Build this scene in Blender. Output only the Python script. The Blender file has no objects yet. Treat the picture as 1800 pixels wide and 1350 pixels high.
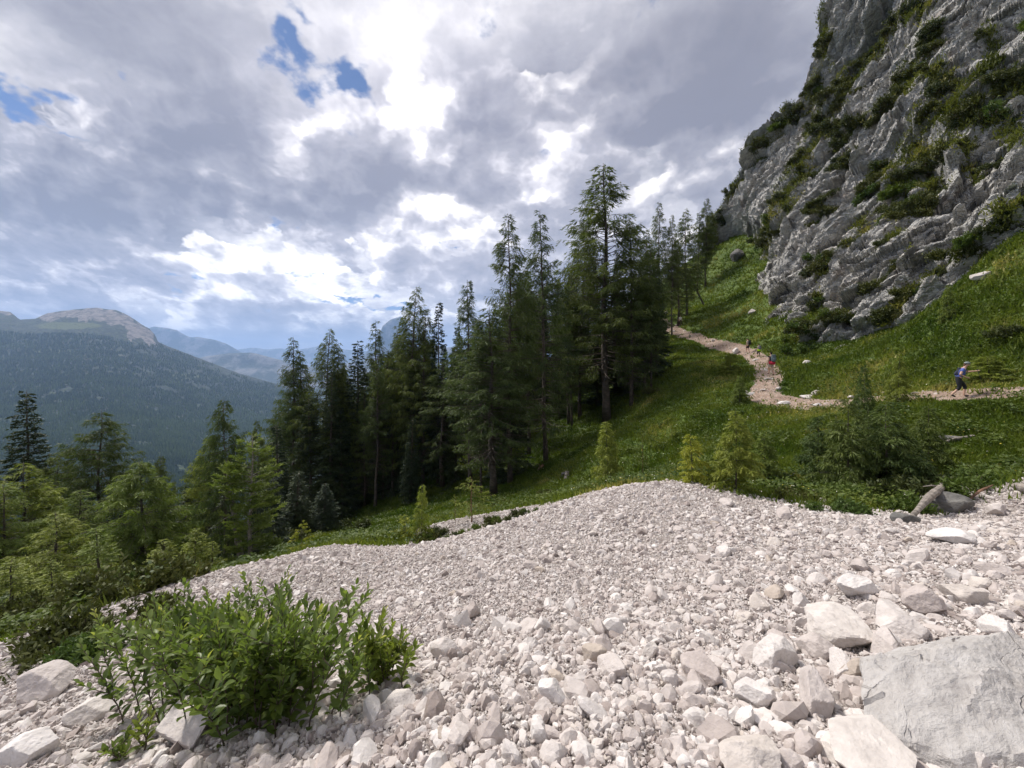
import bpy, bmesh, math, random
import numpy as np
from mathutils import Vector, Matrix, Euler
R = math.radians
rng = np.random.default_rng(7)
random.seed(7)
scene = bpy.context.scene
COL = scene.collection

# ------------------------------------------------------------------ camera, sky, sun, exposure
F, CX, HZ = 700.0, 900.0, 640.0          # focal length, centre column and horizon row of the photograph (1800 px wide)
cam_d = bpy.data.cameras.new('camera'); cam = bpy.data.objects.new('camera', cam_d); COL.objects.link(cam)
cam.location = (0, 0, 0); cam.rotation_euler = (R(90), 0, 0)
cam_d.sensor_width = 36; cam_d.lens = F/1800*36; cam_d.shift_y = -(675-HZ)/1800
cam_d.clip_start = 0.05; cam_d.clip_end = 90000
scene.camera = cam
SUN_EL, SUN_AZ = 54, -54                 # degrees; azimuth left of the viewing direction (+Y)
sun_d = bpy.data.lights.new('sun', 'SUN'); sun = bpy.data.objects.new('sun', sun_d); COL.objects.link(sun)
sun_d.energy = 3.3; sun_d.angle = R(9); sun_d.color = (1, .95, .87)
sdir = Vector((math.sin(R(SUN_AZ))*math.cos(R(SUN_EL)), math.cos(R(SUN_AZ))*math.cos(R(SUN_EL)), math.sin(R(SUN_EL))))
sun.rotation_euler = sdir.to_track_quat('Z', 'Y').to_euler(); sun.location = (0, 0, 60)
scene.view_settings.view_transform = 'Standard'; scene.view_settings.look = 'None'
scene.view_settings.exposure = 0.64; scene.view_settings.gamma = 1
scene.cycles.use_denoising = True
scene.cycles.max_bounces = 6; scene.cycles.diffuse_bounces = 3; scene.cycles.glossy_bounces = 2
scene.cycles.transmission_bounces = 3; scene.cycles.transparent_max_bounces = 6; scene.cycles.volume_bounces = 1
scene.cycles.use_adaptive_sampling = True; scene.cycles.adaptive_threshold = 0.02

class N:
    """tiny helper for node maths"""
    def __init__(s, nt): s.nt = nt; s.n = nt.nodes; s.l = nt.links
    def put(s, sock, v):
        if v is None: return
        if isinstance(v, bpy.types.NodeSocket): s.l.new(v, sock)
        else:
            if sock.type == 'RGBA' and len(v) == 3: v = (*v, 1)
            sock.default_value = v
    def m(s, op, a, b=None, c=None, clamp=False):
        x = s.n.new('ShaderNodeMath'); x.operation = op; x.use_clamp = clamp
        for i, v in enumerate((a, b, c)):
            if v is not None: s.put(x.inputs[i], v)
        return x.outputs[0]
    def v(s, op, a, b=None, scale=None):
        x = s.n.new('ShaderNodeVectorMath'); x.operation = op
        s.put(x.inputs[0], a)
        if b is not None: s.put(x.inputs[1], b)
        if scale is not None: s.put(x.inputs['Scale'], scale)
        return x.outputs['Value'] if op in ('DOT_PRODUCT', 'LENGTH', 'DISTANCE') else x.outputs[0]
    def xyz(s, x, y, z):
        c = s.n.new('ShaderNodeCombineXYZ')
        for i, v in enumerate((x, y, z)): s.put(c.inputs[i], v)
        return c.outputs[0]
    def sep(s, v):
        c = s.n.new('ShaderNodeSeparateXYZ'); s.put(c.inputs[0], v); return c.outputs
    def noise(s, vec, scale, detail=4, rough=.55, dist=0, w=None, lac=2.0, dim=None):
        x = s.n.new('ShaderNodeTexNoise')
        if dim: x.noise_dimensions = dim
        if w is not None: x.noise_dimensions = '4D'; x.inputs['W'].default_value = w
        s.put(x.inputs['Vector'], vec); x.inputs['Scale'].default_value = scale; x.inputs['Detail'].default_value = detail
        x.inputs['Roughness'].default_value = rough; x.inputs['Distortion'].default_value = dist; x.inputs['Lacunarity'].default_value = lac
        return x.outputs
    def vor(s, vec, scale, feat='F1', rand=1, dim='3D'):
        x = s.n.new('ShaderNodeTexVoronoi'); x.feature = feat; x.voronoi_dimensions = dim
        s.put(x.inputs['Vector'], vec); x.inputs['Scale'].default_value = scale; x.inputs['Randomness'].default_value = rand
        return x.outputs
    def ss(s, v, lo, hi, a=0., b=1., kind='SMOOTHSTEP'):
        x = s.n.new('ShaderNodeMapRange'); x.interpolation_type = kind
        s.put(x.inputs[0], v); s.put(x.inputs[1], lo); s.put(x.inputs[2], hi); s.put(x.inputs[3], a); s.put(x.inputs[4], b)
        return x.outputs[0]
    def mix(s, f, a, b, mode='MIX'):
        x = s.n.new('ShaderNodeMix'); x.data_type = 'RGBA'; x.blend_type = mode
        s.put(x.inputs[0], f); s.put(x.inputs[6], a); s.put(x.inputs[7], b); return x.outputs[2]
    def ramp(s, v, stops):
        x = s.n.new('ShaderNodeValToRGB'); s.put(x.inputs[0], v); e = x.color_ramp.elements
        while len(e) < len(stops): e.new(.5)
        for i, (p, c) in enumerate(stops): e[i].position = p; e[i].color = (*c, 1)
        return x.outputs[0]
    def attr(s, name):
        x = s.n.new('ShaderNodeAttribute'); x.attribute_name = name; return x.outputs['Fac']
    def bump(s, h, strength=1, dist=.1):
        x = s.n.new('ShaderNodeBump'); s.put(x.inputs['Height'], h); x.inputs['Strength'].default_value = strength
        x.inputs['Distance'].default_value = dist; return x.outputs[0]

world = bpy.data.worlds.new('World'); scene.world = world; world.use_nodes = True
world.cycles.sampling_method = 'MANUAL'; world.cycles.sample_map_resolution = 256
def build_world():
    nt = world.node_tree; nt.nodes.clear(); n = N(nt)
    sky = nt.nodes.new('ShaderNodeTexSky'); sky.sky_type = 'NISHITA'; sky.sun_disc = False
    sky.sun_elevation = R(SUN_EL); sky.sun_rotation = R(SUN_AZ); sky.altitude = 1800; sky.dust_density = 1.5
    tc = nt.nodes.new('ShaderNodeTexCoord'); d = tc.outputs['Generated']
    x, y, z = n.sep(d)
    blue = n.mix(1, n.v('SCALE', sky.outputs[0], scale=.052), (.60, .80, 1.12), 'MULTIPLY')
    # clouds lie on a layer seen in perspective: direction -> point on the layer
    zz = n.m('MAXIMUM', z, 0.0)
    k = n.m('DIVIDE', 1.0, n.m('ADD', zz, .33))
    P = n.v('SCALE', n.xyz(n.m('MULTIPLY', x, k), n.m('MULTIPLY', y, k), 0.0), scale=1.7)
    yy = n.m('MAXIMUM', y, .05)
    u = n.m('DIVIDE', x, yy); v = n.m('DIVIDE', z, yy)
    front = n.ss(y, .05, .3)
    U = n.xyz(u, v, 0.0)
    wn = n.noise(P, 1.3, 2, .5, dim='2D')[1]
    wv = n.v('SCALE', n.v('SUBTRACT', wn, (.5, .5, .5)), scale=.26)
    Uw = n.v('ADD', U, wv)
    wn2 = n.noise(P, 5.0, 3, .6, dim='2D')[1]
    Uw = n.v('ADD', Uw, n.v('SCALE', n.v('SUBTRACT', wn2, (.5, .5, .5)), scale=.13))
    def px(a, b): return ((a-CX)/F, (HZ-b)/F)
    def blobs(lst):
        """sum of soft ellipses centred on directions (given by the photograph's columns and rows), amp"""
        tot = None
        for (a, b, ra, rb, rot, amp) in lst:
            c = px(a, b); mp = nt.nodes.new('ShaderNodeMapping'); mp.vector_type = 'TEXTURE'
            n.put(mp.inputs['Vector'], Uw); mp.inputs['Location'].default_value = (c[0], c[1], 0)
            mp.inputs['Rotation'].default_value = (0, 0, R(rot)); mp.inputs['Scale'].default_value = (ra/F, rb/F, 1)
            q = mp.outputs[0]
            g = n.m('POWER', math.exp(-1), n.v('DOT_PRODUCT', q, q))
            g = n.m('MULTIPLY', g, amp) if tot is None else n.m('MULTIPLY_ADD', g, amp, tot)
            tot = g; continue
            tot = g if tot is None else n.m('ADD', tot, g)
        return n.m('MULTIPLY', tot, front)
    # thickness: >0 dark masses, <0 thin bright places
    thick = blobs([(1150, 130, 260, 150, 15, .52), (1330, 60, 200, 140, 0, .3), (980, 190, 130, 80, 10, .25),
                   (250, 40, 230, 75, -12, .42), (220, 340, 170, 75, -6, .62), (60, 380, 130, 80, 0, .5),
                   (340, 250, 160, 40, -28, .42), (430, 350, 60, 60, 60, .42), (640, 335, 130, 48, -5, .30),
                   (150, 480, 150, 45, 0, .30), (860, 190, 60, 60, 0, .3), (590, 430, 45, 25, -10, .35), (850, 330, 130, 40, -10, .25),
                   (1170, 285, 60, 25, 0, .28), (1250, 200, 160, 90, 20, .2), (480, 200, 80, 50, -20, .12), (60, 230, 90, 25, -20, .1),
                   (700, 70, 110, 120, 0, -.16), (745, 180, 60, 50, 0, -.26), (560, 170, 80, 60, 0, -.2), (20, 160, 110, 70, -25, -.30),
                   (960, 300, 40, 25, 0, -.45), (830, 400, 60, 40, 0, -.35), (500, 490, 160, 40, 0, -.28), (200, 165, 50, 70, 30, -.15),
                   (470, 340, 30, 25, 0, -.4), (1130, 250, 60, 16, 20, -.2), (380, 565, 60, 14, 0, -.35), (540, 580, 70, 18, 0, -.3), (120, 525, 160, 14, 0, -.2)])
    holes = blobs([(70, 185, 85, 24, -28, 1.25), (20, 160, 40, 26, -10, .7), (620, 145, 52, 36, -25, 1.3), (590, 125, 30, 22, 0, .4), (490, 75, 60, 16, -45, .75),
                   (215, 130, 14, 34, 30, .6), (520, 25, 26, 16, -30, .5), (315, 490, 45, 9, 0, .65), (510, 435, 30, 10, -20, .5), (820, 425, 45, 12, -10, .7),
                   (650, 520, 80, 18, -8, .8), (580, 505, 50, 8, 0, .55), (160, 235, 50, 8, -20, .45), (590, 550, 40, 10, 0, .3)])
    light = blobs([(730, 120, 260, 200, 0, .72), (560, 130, 200, 130, 0, .3), (850, 430, 160, 90, 0, .45), (960, 295, 60, 40, 0, .5), (40, 160, 120, 90, 0, .22), (420, 510, 330, 70, 0, .5), (640, 450, 160, 60, 0, .3)])
    # billows: rounded puffs of many sizes on the cloud layer, and the same puffs a step nearer the sun
    wob = n.v('SCALE', n.v('SUBTRACT', wn2, (.5, .5, .5)), scale=.20)
    sh = n.v('ADD', P, n.v('ADD', wv, wob))
    def bill(vec, det):
        x = nt.nodes.new('ShaderNodeTexVoronoi'); x.voronoi_dimensions = '2D'; x.feature = 'F1'; x.normalize = True
        n.put(x.inputs['Vector'], vec); x.inputs['Scale'].default_value = 1.55; x.inputs['Detail'].default_value = det; x.inputs['Roughness'].default_value = .58; x.inputs['Lacunarity'].default_value = 2.2
        f = n.m('MULTIPLY', x.outputs['Distance'], x.outputs['Distance'])
        a = n.noise(vec, .9, 3 if det > 3 else 2, .5, dim='2D')[0]
        return n.m('ADD', n.m('MULTIPLY', a, .9), n.m('MULTIPLY', f, -1.25))
    P2 = n.v('ADD', sh, n.v('SCALE', n.v('NORMALIZE', n.v('SUBTRACT', (sdir.x*1.1, sdir.y*1.1, 0), P)), scale=.065))
    b1 = bill(sh, 5); b2 = bill(P2, 4)
    lit = n.m('SUBTRACT', b1, b2)
    wis = n.noise(n.v('ADD', P, (3.1, 9.2, 0)), 3.2, 6, .62, dim='2D')[0]
    t = n.m('ADD', n.m('MULTIPLY', n.m('SUBTRACT', b1, .22), .55), n.m('MULTIPLY', thick, .95))
    t = n.m('ADD', t, n.m('MULTIPLY', n.m('SUBTRACT', wis, .5), .45))
    t = n.m('SUBTRACT', n.m('ADD', t, .27), n.m('MULTIPLY', lit, .85))
    shade = n.ramp(t, [(0.0, (1.2, 1.2, 1.2)), (.12, (.92, .93, .95)), (.28, (.60, .61, .66)), (.46, (.39, .40, .455)), (.72, (.26, .265, .315)), (1, (.20, .205, .25))])
    # heaped clouds seen from the side: rounded heads with bright upper rims and grey bellies
    vv = n.m('ADD', n.m('MAXIMUM', v, 0.0), .22)
    Q0 = n.xyz(n.m('DIVIDE', n.m('MULTIPLY', u, .92), n.m('POWER', vv, .5)), n.m('MULTIPLY', n.m('LOGARITHM', vv, math.e), .90), 0.0)
    Q = n.v('ADD', n.v('SCALE', Q0, scale=1.35), n.v('ADD', n.v('SCALE', wv, scale=.35), n.v('SCALE', wob, scale=.4)))
    def heap(q, det):
        x = nt.nodes.new('ShaderNodeTexVoronoi'); x.voronoi_dimensions = '2D'; x.feature = 'F1'; x.normalize = True
        n.put(x.inputs['Vector'], q); x.inputs['Scale'].default_value = 2.6; x.inputs['Detail'].default_value = det; x.inputs['Roughness'].default_value = .52; x.inputs['Lacunarity'].default_value = 2.3
        a = n.noise(n.v('ADD', q, (4.4, 1.3, 0)), 1.15, 3, .5, dim='2D')[0]
        return n.m('SUBTRACT', n.m('MULTIPLY', a, 1.35), n.m('MULTIPLY', x.outputs['Distance'], .95))
    h1 = heap(Q, 4); h2 = heap(n.v('ADD', Q, (-.02, .07, 0)), 3)
    dl = n.m('SUBTRACT', h1, h2); th = .155
    hm = n.m('ADD', h1, n.m('MULTIPLY', thick, .3))
    mask = n.m('MULTIPLY', n.ss(hm, th, th+.05), n.ss(v, .95, .6, 0, .95))
    s = n.m('ADD', n.m('ADD', .30, n.m('MULTIPLY', n.m('SUBTRACT', h1, th), .75)), n.m('MULTIPLY', thick, .72))
    s = n.m('SUBTRACT', s, n.m('MULTIPLY', dl, 2.7)); s = n.m('ADD', s, n.m('MULTIPLY', n.m('SUBTRACT', wis, .5), .35))
    sh2 = n.ramp(s, [(0.0, (1.25, 1.24, 1.22)), (.14, (.95, .955, .975)), (.32, (.58, .585, .64)), (.54, (.36, .365, .42)), (1, (.22, .225, .275))])
    shade = n.mix(n.m('MULTIPLY', mask, front), shade, sh2)
    shade = n.mix(1.0, shade, n.xyz(*[n.m('ADD', .74, n.m('MULTIPLY', light, .38))]*3), 'MULTIPLY')
    cover = n.m('ADD', n.m('MULTIPLY', n.m('SUBTRACT', b1, .2), .9), n.m('SUBTRACT', 1.0, n.m('MULTIPLY', holes, 1.25)))
    cover = n.m('ADD', cover, n.m('MULTIPLY', n.m('SUBTRACT', wis, .5), 3.6))
    cover = n.ss(n.m('ADD', n.m('ADD', cover, n.m('MULTIPLY', n.m('ABSOLUTE', thick), .9)), n.m('MULTIPLY', mask, .3)), .0, .72)
    # towards the horizon cloud and sky melt into pale blue air
    air = n.ss(z, -.02, .16, 1, 0)
    skyc = n.mix(n.m('MULTIPLY', air, .5), blue, (.52, .60, .78))
    col = n.mix(cover, skyc, shade)
    col = n.mix(n.m('MULTIPLY', n.ss(z, -.02, .12, 1, 0), .25), col, (.55, .58, .66))
    col = n.mix(1.0, col, (1.15, 1.08, 1.02), 'MULTIPLY')
    bg = nt.nodes.new('ShaderNodeBackground'); n.put(bg.inputs[0], col); bg.inputs[1].default_value = SKY_K
    out = nt.nodes.new('ShaderNodeOutputWorld'); nt.links.new(bg.outputs[0], out.inputs[0])
SKY_K = 1.0; HAZE = 4.6e-5
build_world()
# ------------------------------------------------------------------ numpy helpers
_perm = np.random.default_rng(11).permutation(256); _perm = np.concatenate([_perm, _perm, _perm])
_grad = np.random.default_rng(12).normal(size=(256, 3)); _grad /= np.linalg.norm(_grad, axis=1)[:, None]
def gnoise(p):
    i = np.floor(p).astype(np.int64); f = p-i; i &= 255
    u = f*f*f*(f*(f*6-15)+10); out = 0
    for dx in (0, 1):
        for dy in (0, 1):
            for dz in (0, 1):
                h = _perm[_perm[_perm[(i[:, 0]+dx) & 255]+((i[:, 1]+dy) & 255)]+((i[:, 2]+dz) & 255)]
                d = (f-np.array([dx, dy, dz]))
                w = (u[:, 0] if dx else 1-u[:, 0])*(u[:, 1] if dy else 1-u[:, 1])*(u[:, 2] if dz else 1-u[:, 2])
                out = out+w*np.einsum('ij,ij->i', d, _grad[h])
    return out*1.6
def fbm(p, scale, oct=4, gain=.5, ridged=False):
    q = np.asarray(p, float)/scale; t = 0; a = 1; s = 0
    for o in range(oct):
        v = gnoise(q+o*17.3)
        t = t+a*((1-2*np.abs(v)) if ridged else v); s += a; a *= gain; q = q*2.03
    return t/s
def hash01(i, j, k, c):
    x = np.sin(i*127.1+j*311.7+k*74.7+c*53.3)*43758.5453
    return x-np.floor(x)
def worley(p, scale):
    """F1, F2, cell centre, three random numbers of the cell"""
    q = np.asarray(p, float)/scale; b = np.floor(q)
    F1 = np.full(len(q), 9.); F2 = F1.copy(); cen = np.zeros_like(q); ids = np.zeros_like(q)
    for dx in (-1, 0, 1):
        for dy in (-1, 0, 1):
            for dz in (-1, 0, 1):
                c = b+(dx, dy, dz)
                o = np.stack([hash01(c[:, 0], c[:, 1], c[:, 2], k) for k in range(3)], 1)
                cc = c+o; d = np.linalg.norm(q-cc, axis=1)
                m = d < F1
                F2 = np.where(m, F1, np.minimum(F2, d)); F1 = np.where(m, d, F1)
                cen[m] = cc[m]; ids[m] = c[m]
    r = np.stack([hash01(ids[:, 0], ids[:, 1], ids[:, 2], 7+k) for k in range(3)], 1)
    return F1*scale, F2*scale, cen*scale, r
def blocks(p, scale, tilt=.6):
    """broken rock: every cell a flat facet with its own tilt, cracks between the cells"""
    F1, F2, c, r = worley(p, scale)
    d = np.asarray(p)-c; g = (r-.5)*2*tilt
    return (d*g).sum(1)+(r[:, 0]-.5)*scale*.35-np.exp(-((F2-F1)/(scale*.07))**2)*scale*.10
def tps_fit(X, z, lam=0.02):
    X = np.asarray(X, float); n = len(X)
    def k(r2): return np.where(r2 > 0, .5*r2*np.log(r2+1e-12), 0)
    r2 = ((X[:, None]-X[None])**2).sum(2)
    A = np.zeros((n+3, n+3)); A[:n, :n] = k(r2)+lam*np.eye(n)
    A[:n, n] = 1; A[:n, n+1:] = X; A[n:, :n] = A[:n, n:].T
    w = np.linalg.solve(A, np.concatenate([z, [0, 0, 0]]))
    def f(Q):
        Q = np.atleast_2d(np.asarray(Q, float)); out = np.empty(len(Q))
        for s in range(0, len(Q), 20000):
            q = Q[s:s+20000]; r2 = ((q[:, None]-X[None])**2).sum(2)
            out[s:s+20000] = k(r2)@w[:n]+w[n]+q@w[n+1:]
        return out
    return f
def inpoly(P, poly):
    x, y = P[:, 0], P[:, 1]; c = np.zeros(len(P), bool); n = len(poly)
    for i in range(n):
        x1, y1 = poly[i]; x2, y2 = poly[(i+1) % n]
        m = ((y1 > y) != (y2 > y)) & (x < (x2-x1)*(y-y1)/((y2-y1) if y2 != y1 else 1e-9)+x1)
        c ^= m
    return c

# ------------------------------------------------------------------ mesh helpers
def mesh_np(name, V, faces, mat=None, parent=None, attrs=None, smooth=False, flat_uv=None):
    """faces: list of integer arrays (n,3) or (n,4)"""
    me = bpy.data.meshes.new(name); V = np.ascontiguousarray(V, dtype=np.float32)
    faces = [np.asarray(f, dtype=np.int32) for f in faces if len(f)]
    nl = sum(f.size for f in faces); npoly = sum(len(f) for f in faces)
    me.vertices.add(len(V)); me.vertices.foreach_set('co', V.ravel())
    me.loops.add(nl); me.loops.foreach_set('vertex_index', np.concatenate([f.ravel() for f in faces]))
    me.polygons.add(npoly); tot = np.concatenate([np.full(len(f), f.shape[1], np.int32) for f in faces])
    st = np.zeros(npoly, np.int32); st[1:] = np.cumsum(tot)[:-1]
    me.polygons.foreach_set('loop_start', st); me.polygons.foreach_set('loop_total', tot)
    me.polygons.foreach_set('use_smooth', np.full(npoly, smooth))
    for k, a in (attrs or {}).items():
        at = me.attributes.new(k, 'FLOAT', 'POINT'); at.data.foreach_set('value', np.asarray(a, np.float32))
    me.update(calc_edges=True)
    if mat: me.materials.append(mat)
    o = bpy.data.objects.new(name, me); COL.objects.link(o)
    if parent: o.parent = parent
    return o
def grid_faces(nr, nc):
    i = np.arange(nr-1)[:, None]*nc+np.arange(nc-1)[None]
    i = i.ravel(); return np.stack([i, i+1, i+nc+1, i+nc], 1)
def tag(o, label=None, cat=None, group=None, kind=None):
    if label: o['label'] = label
    if cat: o['category'] = cat
    if group: o['group'] = group
    if kind: o['kind'] = kind
    return o
def empty(name, loc, rz=0, label=None, cat=None, group=None, sc=1):
    o = bpy.data.objects.new(name, None); COL.objects.link(o); o.location = loc
    o.rotation_euler = (0, 0, rz); o.scale = (sc,)*3 if not hasattr(sc, '__len__') else sc; o.empty_display_size = .1
    return tag(o, label, cat, group)
def copy_tree(o, parent=None):
    c = o.copy(); COL.objects.link(c); c.parent = parent
    for ch in o.children: copy_tree(ch, c)
    return c
class MB:
    def __init__(s): s.V = []; s.T = []; s.Q = []; s.A = []; s.n = 0
    def add(s, V, T=None, Q=None, v=.5):
        V = np.asarray(V, float)
        if T is not None and len(T): s.T.append(np.asarray(T)+s.n)
        if Q is not None and len(Q): s.Q.append(np.asarray(Q)+s.n)
        s.V.append(V); s.A.append(np.full(len(V), v) if np.isscalar(v) else np.asarray(v)); s.n += len(V)
    def tube(s, pts, rad, n=6, v=.5, cap=True):
        pts = np.asarray(pts, float); rad = np.broadcast_to(np.asarray(rad, float), (len(pts),))
        d = np.gradient(pts, axis=0); d /= np.linalg.norm(d, axis=1)[:, None]+1e-9
        up = np.array([0, 0, 1.]) if abs(d[0, 2]) < .9 else np.array([1., 0, 0])
        a = np.cross(d, up); a /= np.linalg.norm(a, axis=1)[:, None]+1e-9; b = np.cross(d, a)
        t = np.arange(n)/n*2*np.pi
        V = pts[:, None]+rad[:, None, None]*(np.cos(t)[None, :, None]*a[:, None]+np.sin(t)[None, :, None]*b[:, None])
        m = len(pts); k = np.arange(n); Q = []
        for i in range(m-1): Q.append(np.stack([i*n+k, i*n+(k+1) % n, (i+1)*n+(k+1) % n, (i+1)*n+k], 1))
        V = V.reshape(-1, 3); T = []
        if cap:
            V = np.concatenate([V, pts[:1], pts[-1:]]); c0, c1 = m*n, m*n+1
            T = np.concatenate([np.stack([(k+1) % n, k, np.full(n, c0)], 1), np.stack([(m-1)*n+k, (m-1)*n+(k+1) % n, np.full(n, c1)], 1)])
        s.add(V, T, np.concatenate(Q), v)
    def build(s, name, mat, parent=None, smooth=False):
        if not s.V: s.add(np.zeros((3, 3)), [[0, 1, 2]])
        f = ([np.concatenate(s.T)] if s.T else [])+([np.concatenate(s.Q)] if s.Q else [])
        return mesh_np(name, np.concatenate(s.V), f, mat, parent, {'v': np.concatenate(s.A)}, smooth)
def leaf_quads(C, D, W, L, wid, fold=0.):
    """thin pointed leaves: centre-base C, direction D, side W, length L, width wid -> V, Q"""
    n = len(C); L = np.broadcast_to(L, n)[:, None]; wid = np.broadcast_to(wid, n)[:, None]
    V = np.stack([C, C+D*L*.45+W*wid*.5, C+D*L, C+D*L*.45-W*wid*.5], 1).reshape(-1, 3)
    return V, np.arange(n*4).reshape(n, 4)
def unit(a): return a/(np.linalg.norm(a, axis=-1, keepdims=True)+1e-9)

# ------------------------------------------------------------------ materials
def new_mat(name):
    m = bpy.data.materials.new(name); m.use_nodes = True; nt = m.node_tree
    b = nt.nodes['Principled BSDF']; return m, N(nt), b
def pos(n):
    g = n.n.new('ShaderNodeNewGeometry'); return g.outputs['Position'], g
def obj_co(n):
    return n.n.new('ShaderNodeTexCoord').outputs['Object']
def plain(name, col, rough=.8, var=.15, scale=12., metal=0, bump=.3):
    m, n, b = new_mat(name); p = obj_co(n); f = n.noise(p, scale, 4)[0]
    c = n.mix(n.ss(f, .3, .7), [x*(1-var) for x in col], [x*(1+var) for x in col]); n.put(b.inputs['Base Color'], c)
    b.inputs['Roughness'].default_value = rough; b.inputs['Metallic'].default_value = metal
    n.put(b.inputs['Normal'], n.bump(n.noise(p, scale*4, 3)[0], bump, .01)); return m
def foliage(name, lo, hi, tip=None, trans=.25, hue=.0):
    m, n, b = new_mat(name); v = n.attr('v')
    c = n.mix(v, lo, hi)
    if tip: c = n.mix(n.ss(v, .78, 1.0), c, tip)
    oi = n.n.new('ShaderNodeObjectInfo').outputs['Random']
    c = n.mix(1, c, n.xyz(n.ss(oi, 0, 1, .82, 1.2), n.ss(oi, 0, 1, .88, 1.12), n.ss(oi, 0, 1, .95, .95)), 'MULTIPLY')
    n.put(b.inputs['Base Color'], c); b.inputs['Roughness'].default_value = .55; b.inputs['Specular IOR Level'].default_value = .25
    t = n.n.new('ShaderNodeBsdfTranslucent'); n.put(t.inputs[0], n.mix(1, c, (1.2, 1.3, .7), 'MULTIPLY'))
    mx = n.n.new('ShaderNodeMixShader'); mx.inputs[0].default_value = trans
    n.l.new(b.outputs[0], mx.inputs[1]); n.l.new(t.outputs[0], mx.inputs[2])
    n.l.new(mx.outputs[0], n.n['Material Output'].inputs[0]); return m
M = {}
M['larch'] = foliage('larch_needles', (.046, .070, .024), (.125, .155, .050), trans=.38)
M['spruce'] = foliage('spruce_needles', (.020, .036, .018), (.052, .074, .032), trans=.15)
M['young'] = foliage('young_larch_needles', (.105, .145, .030), (.25, .29, .065), (.26, .30, .06), trans=.35)
M['mid'] = foliage('dark_young_larch_needles', (.050, .082, .022), (.125, .165, .045), trans=.3)
M['yellow'] = foliage('pale_larch_needles', (.17, .21, .03), (.34, .36, .06), (.45, .42, .1), trans=.35)
M['mugo'] = foliage('dwarf_pine_needles', (.028, .042, .013), (.105, .115, .034), trans=.15)
M['green'] = foliage('hazel_leaves', (.045, .080, .016), (.11, .155, .035), trans=.25)
M['bark'] = plain('bark', (.085, .068, .055), .95, .45, 3, bump=.8)
M['bark_red'] = plain('red_bark', (.17, .095, .06), .95, .4, 4, bump=.8)
M['deadwood'] = plain('weathered_wood', (.23, .20, .175), .9, .45, 8, bump=.8)
M['twig'] = plain('twigs', (.09, .065, .05), .9, .3, 10)
# ------------------------------------------------------------------ the lie of the land
def W(px, py, Y): return ((px-CX)/F*Y, Y, (HZ-py)/F*Y)
PIX = [(0,1350,2.3),(900,1350,1.65),(1350,1350,1.6),(1800,1350,1.6),(450,1350,1.9),(0,1180,4.1),(60,1118,5.2),(150,1080,6),(300,1025,7.2),(400,1003,8.2),(500,978,9.3),
 (570,960,10),(690,966,9.6),(740,957,10.0),(790,946,10.3),(840,934,10.6),(900,916,10.8),(760,926,13.4),(820,913,13.8),(880,903,13.8),(950,892,13.2),(1000,880,11),(1090,857,11),(1170,849,10.5),(1215,853,9.8),(1260,880,8.7),(1330,897,8),(1400,905,7.5),(1500,918,6.7),(1560,925,6.3),
 (1700,935,5.8),(1800,948,5.3),(2100,960,4.6),(1800,1150,2.5),(1350,1150,2.7),(1350,1000,4.6),(1600,1040,3.6),(900,1150,2.8),(900,1000,5.6),(500,1150,3.6),(600,1050,5.8),(300,1250,2.8),
 (1100,950,6.5),(1200,900,7.7),(700,1100,4.0),
 (1560,896,9),(1700,905,8.6),(1800,905,8.2),(1560,850,12),(1800,850,10.5),(1650,780,15),(1560,722,19.3),(1300,850,15.5),(1400,870,11.5),(1300,780,22),(1310,715,29.5),(1200,830,20),(1200,700,36),
 (1200,640,48),(1080,850,26),(1075,740,46),(970,810,42),(870,870,38),(777,857,48),(677,873,55),(550,905,56),(600,942,24),(420,1000,15.5),(255,990,20),(100,1062,11.5),(0,1100,9),
 (185,940,27),(60,940,42),(900,890,24),(720,932,21),
 (1687,700,18.5),(1800,690,17),(1800,640,19.5),(1800,520,23),(1800,400,27),(1600,580,33),(1430,612,42),(1360,585,50),(1340,520,62),(1300,470,80),(1240,450,95),(1320,415,88),
 (1357,660,34),(1334,625,46),(1315,621,50),(1260,605,58),(1200,585,67),(1165,562,76),(1150,620,60),(1100,640,62),(1380,705,28),(1470,712,24.5),(1560,702,21),(1450,660,30),(1600,640,25),(2000,690,15),
 (1250,520,80),(1180,500,95)]
WORLD_PTS = [(0,-.5,-1.6),(-3,-1,-2.2),(3,-1,-1.3),(0,-20,-1),(30,-10,6),(-25,-15,-9),(-60,10,-24),(-60,60,-44),(-100,60,-66),(-40,100,-40),(-60,100,-52),(5,100,-3),(0,80,-6.5),
 (-20,80,-20),(-20,130,-22),(30,130,14),(48,110,27),(60,60,26),(60,30,22),(45,10,14),(20,0,2),(12,3,.2),(3,16,-5.2),(6,13.5,-4.3),(-2,16.5,-7.2),(-1.2,12.0,-5.05),(-.2,12.1,-4.85),(-2.2,11.8,-5.35),(-8,13,-6.8),(-8,8,-5.2),(8,30,-6.5),(-5,30,-11.5),(-25,40,-19),(-35,28,-17.5),(80,90,50),
 (9.8,7.4,-2.95),(8.6,9,-3.3),(12,9,-2.6)]
_pts = [W(*p) for p in PIX]+WORLD_PTS
_pts = np.array(_pts); _base = tps_fit(_pts[:, :2], _pts[:, 2], .05)
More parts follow.
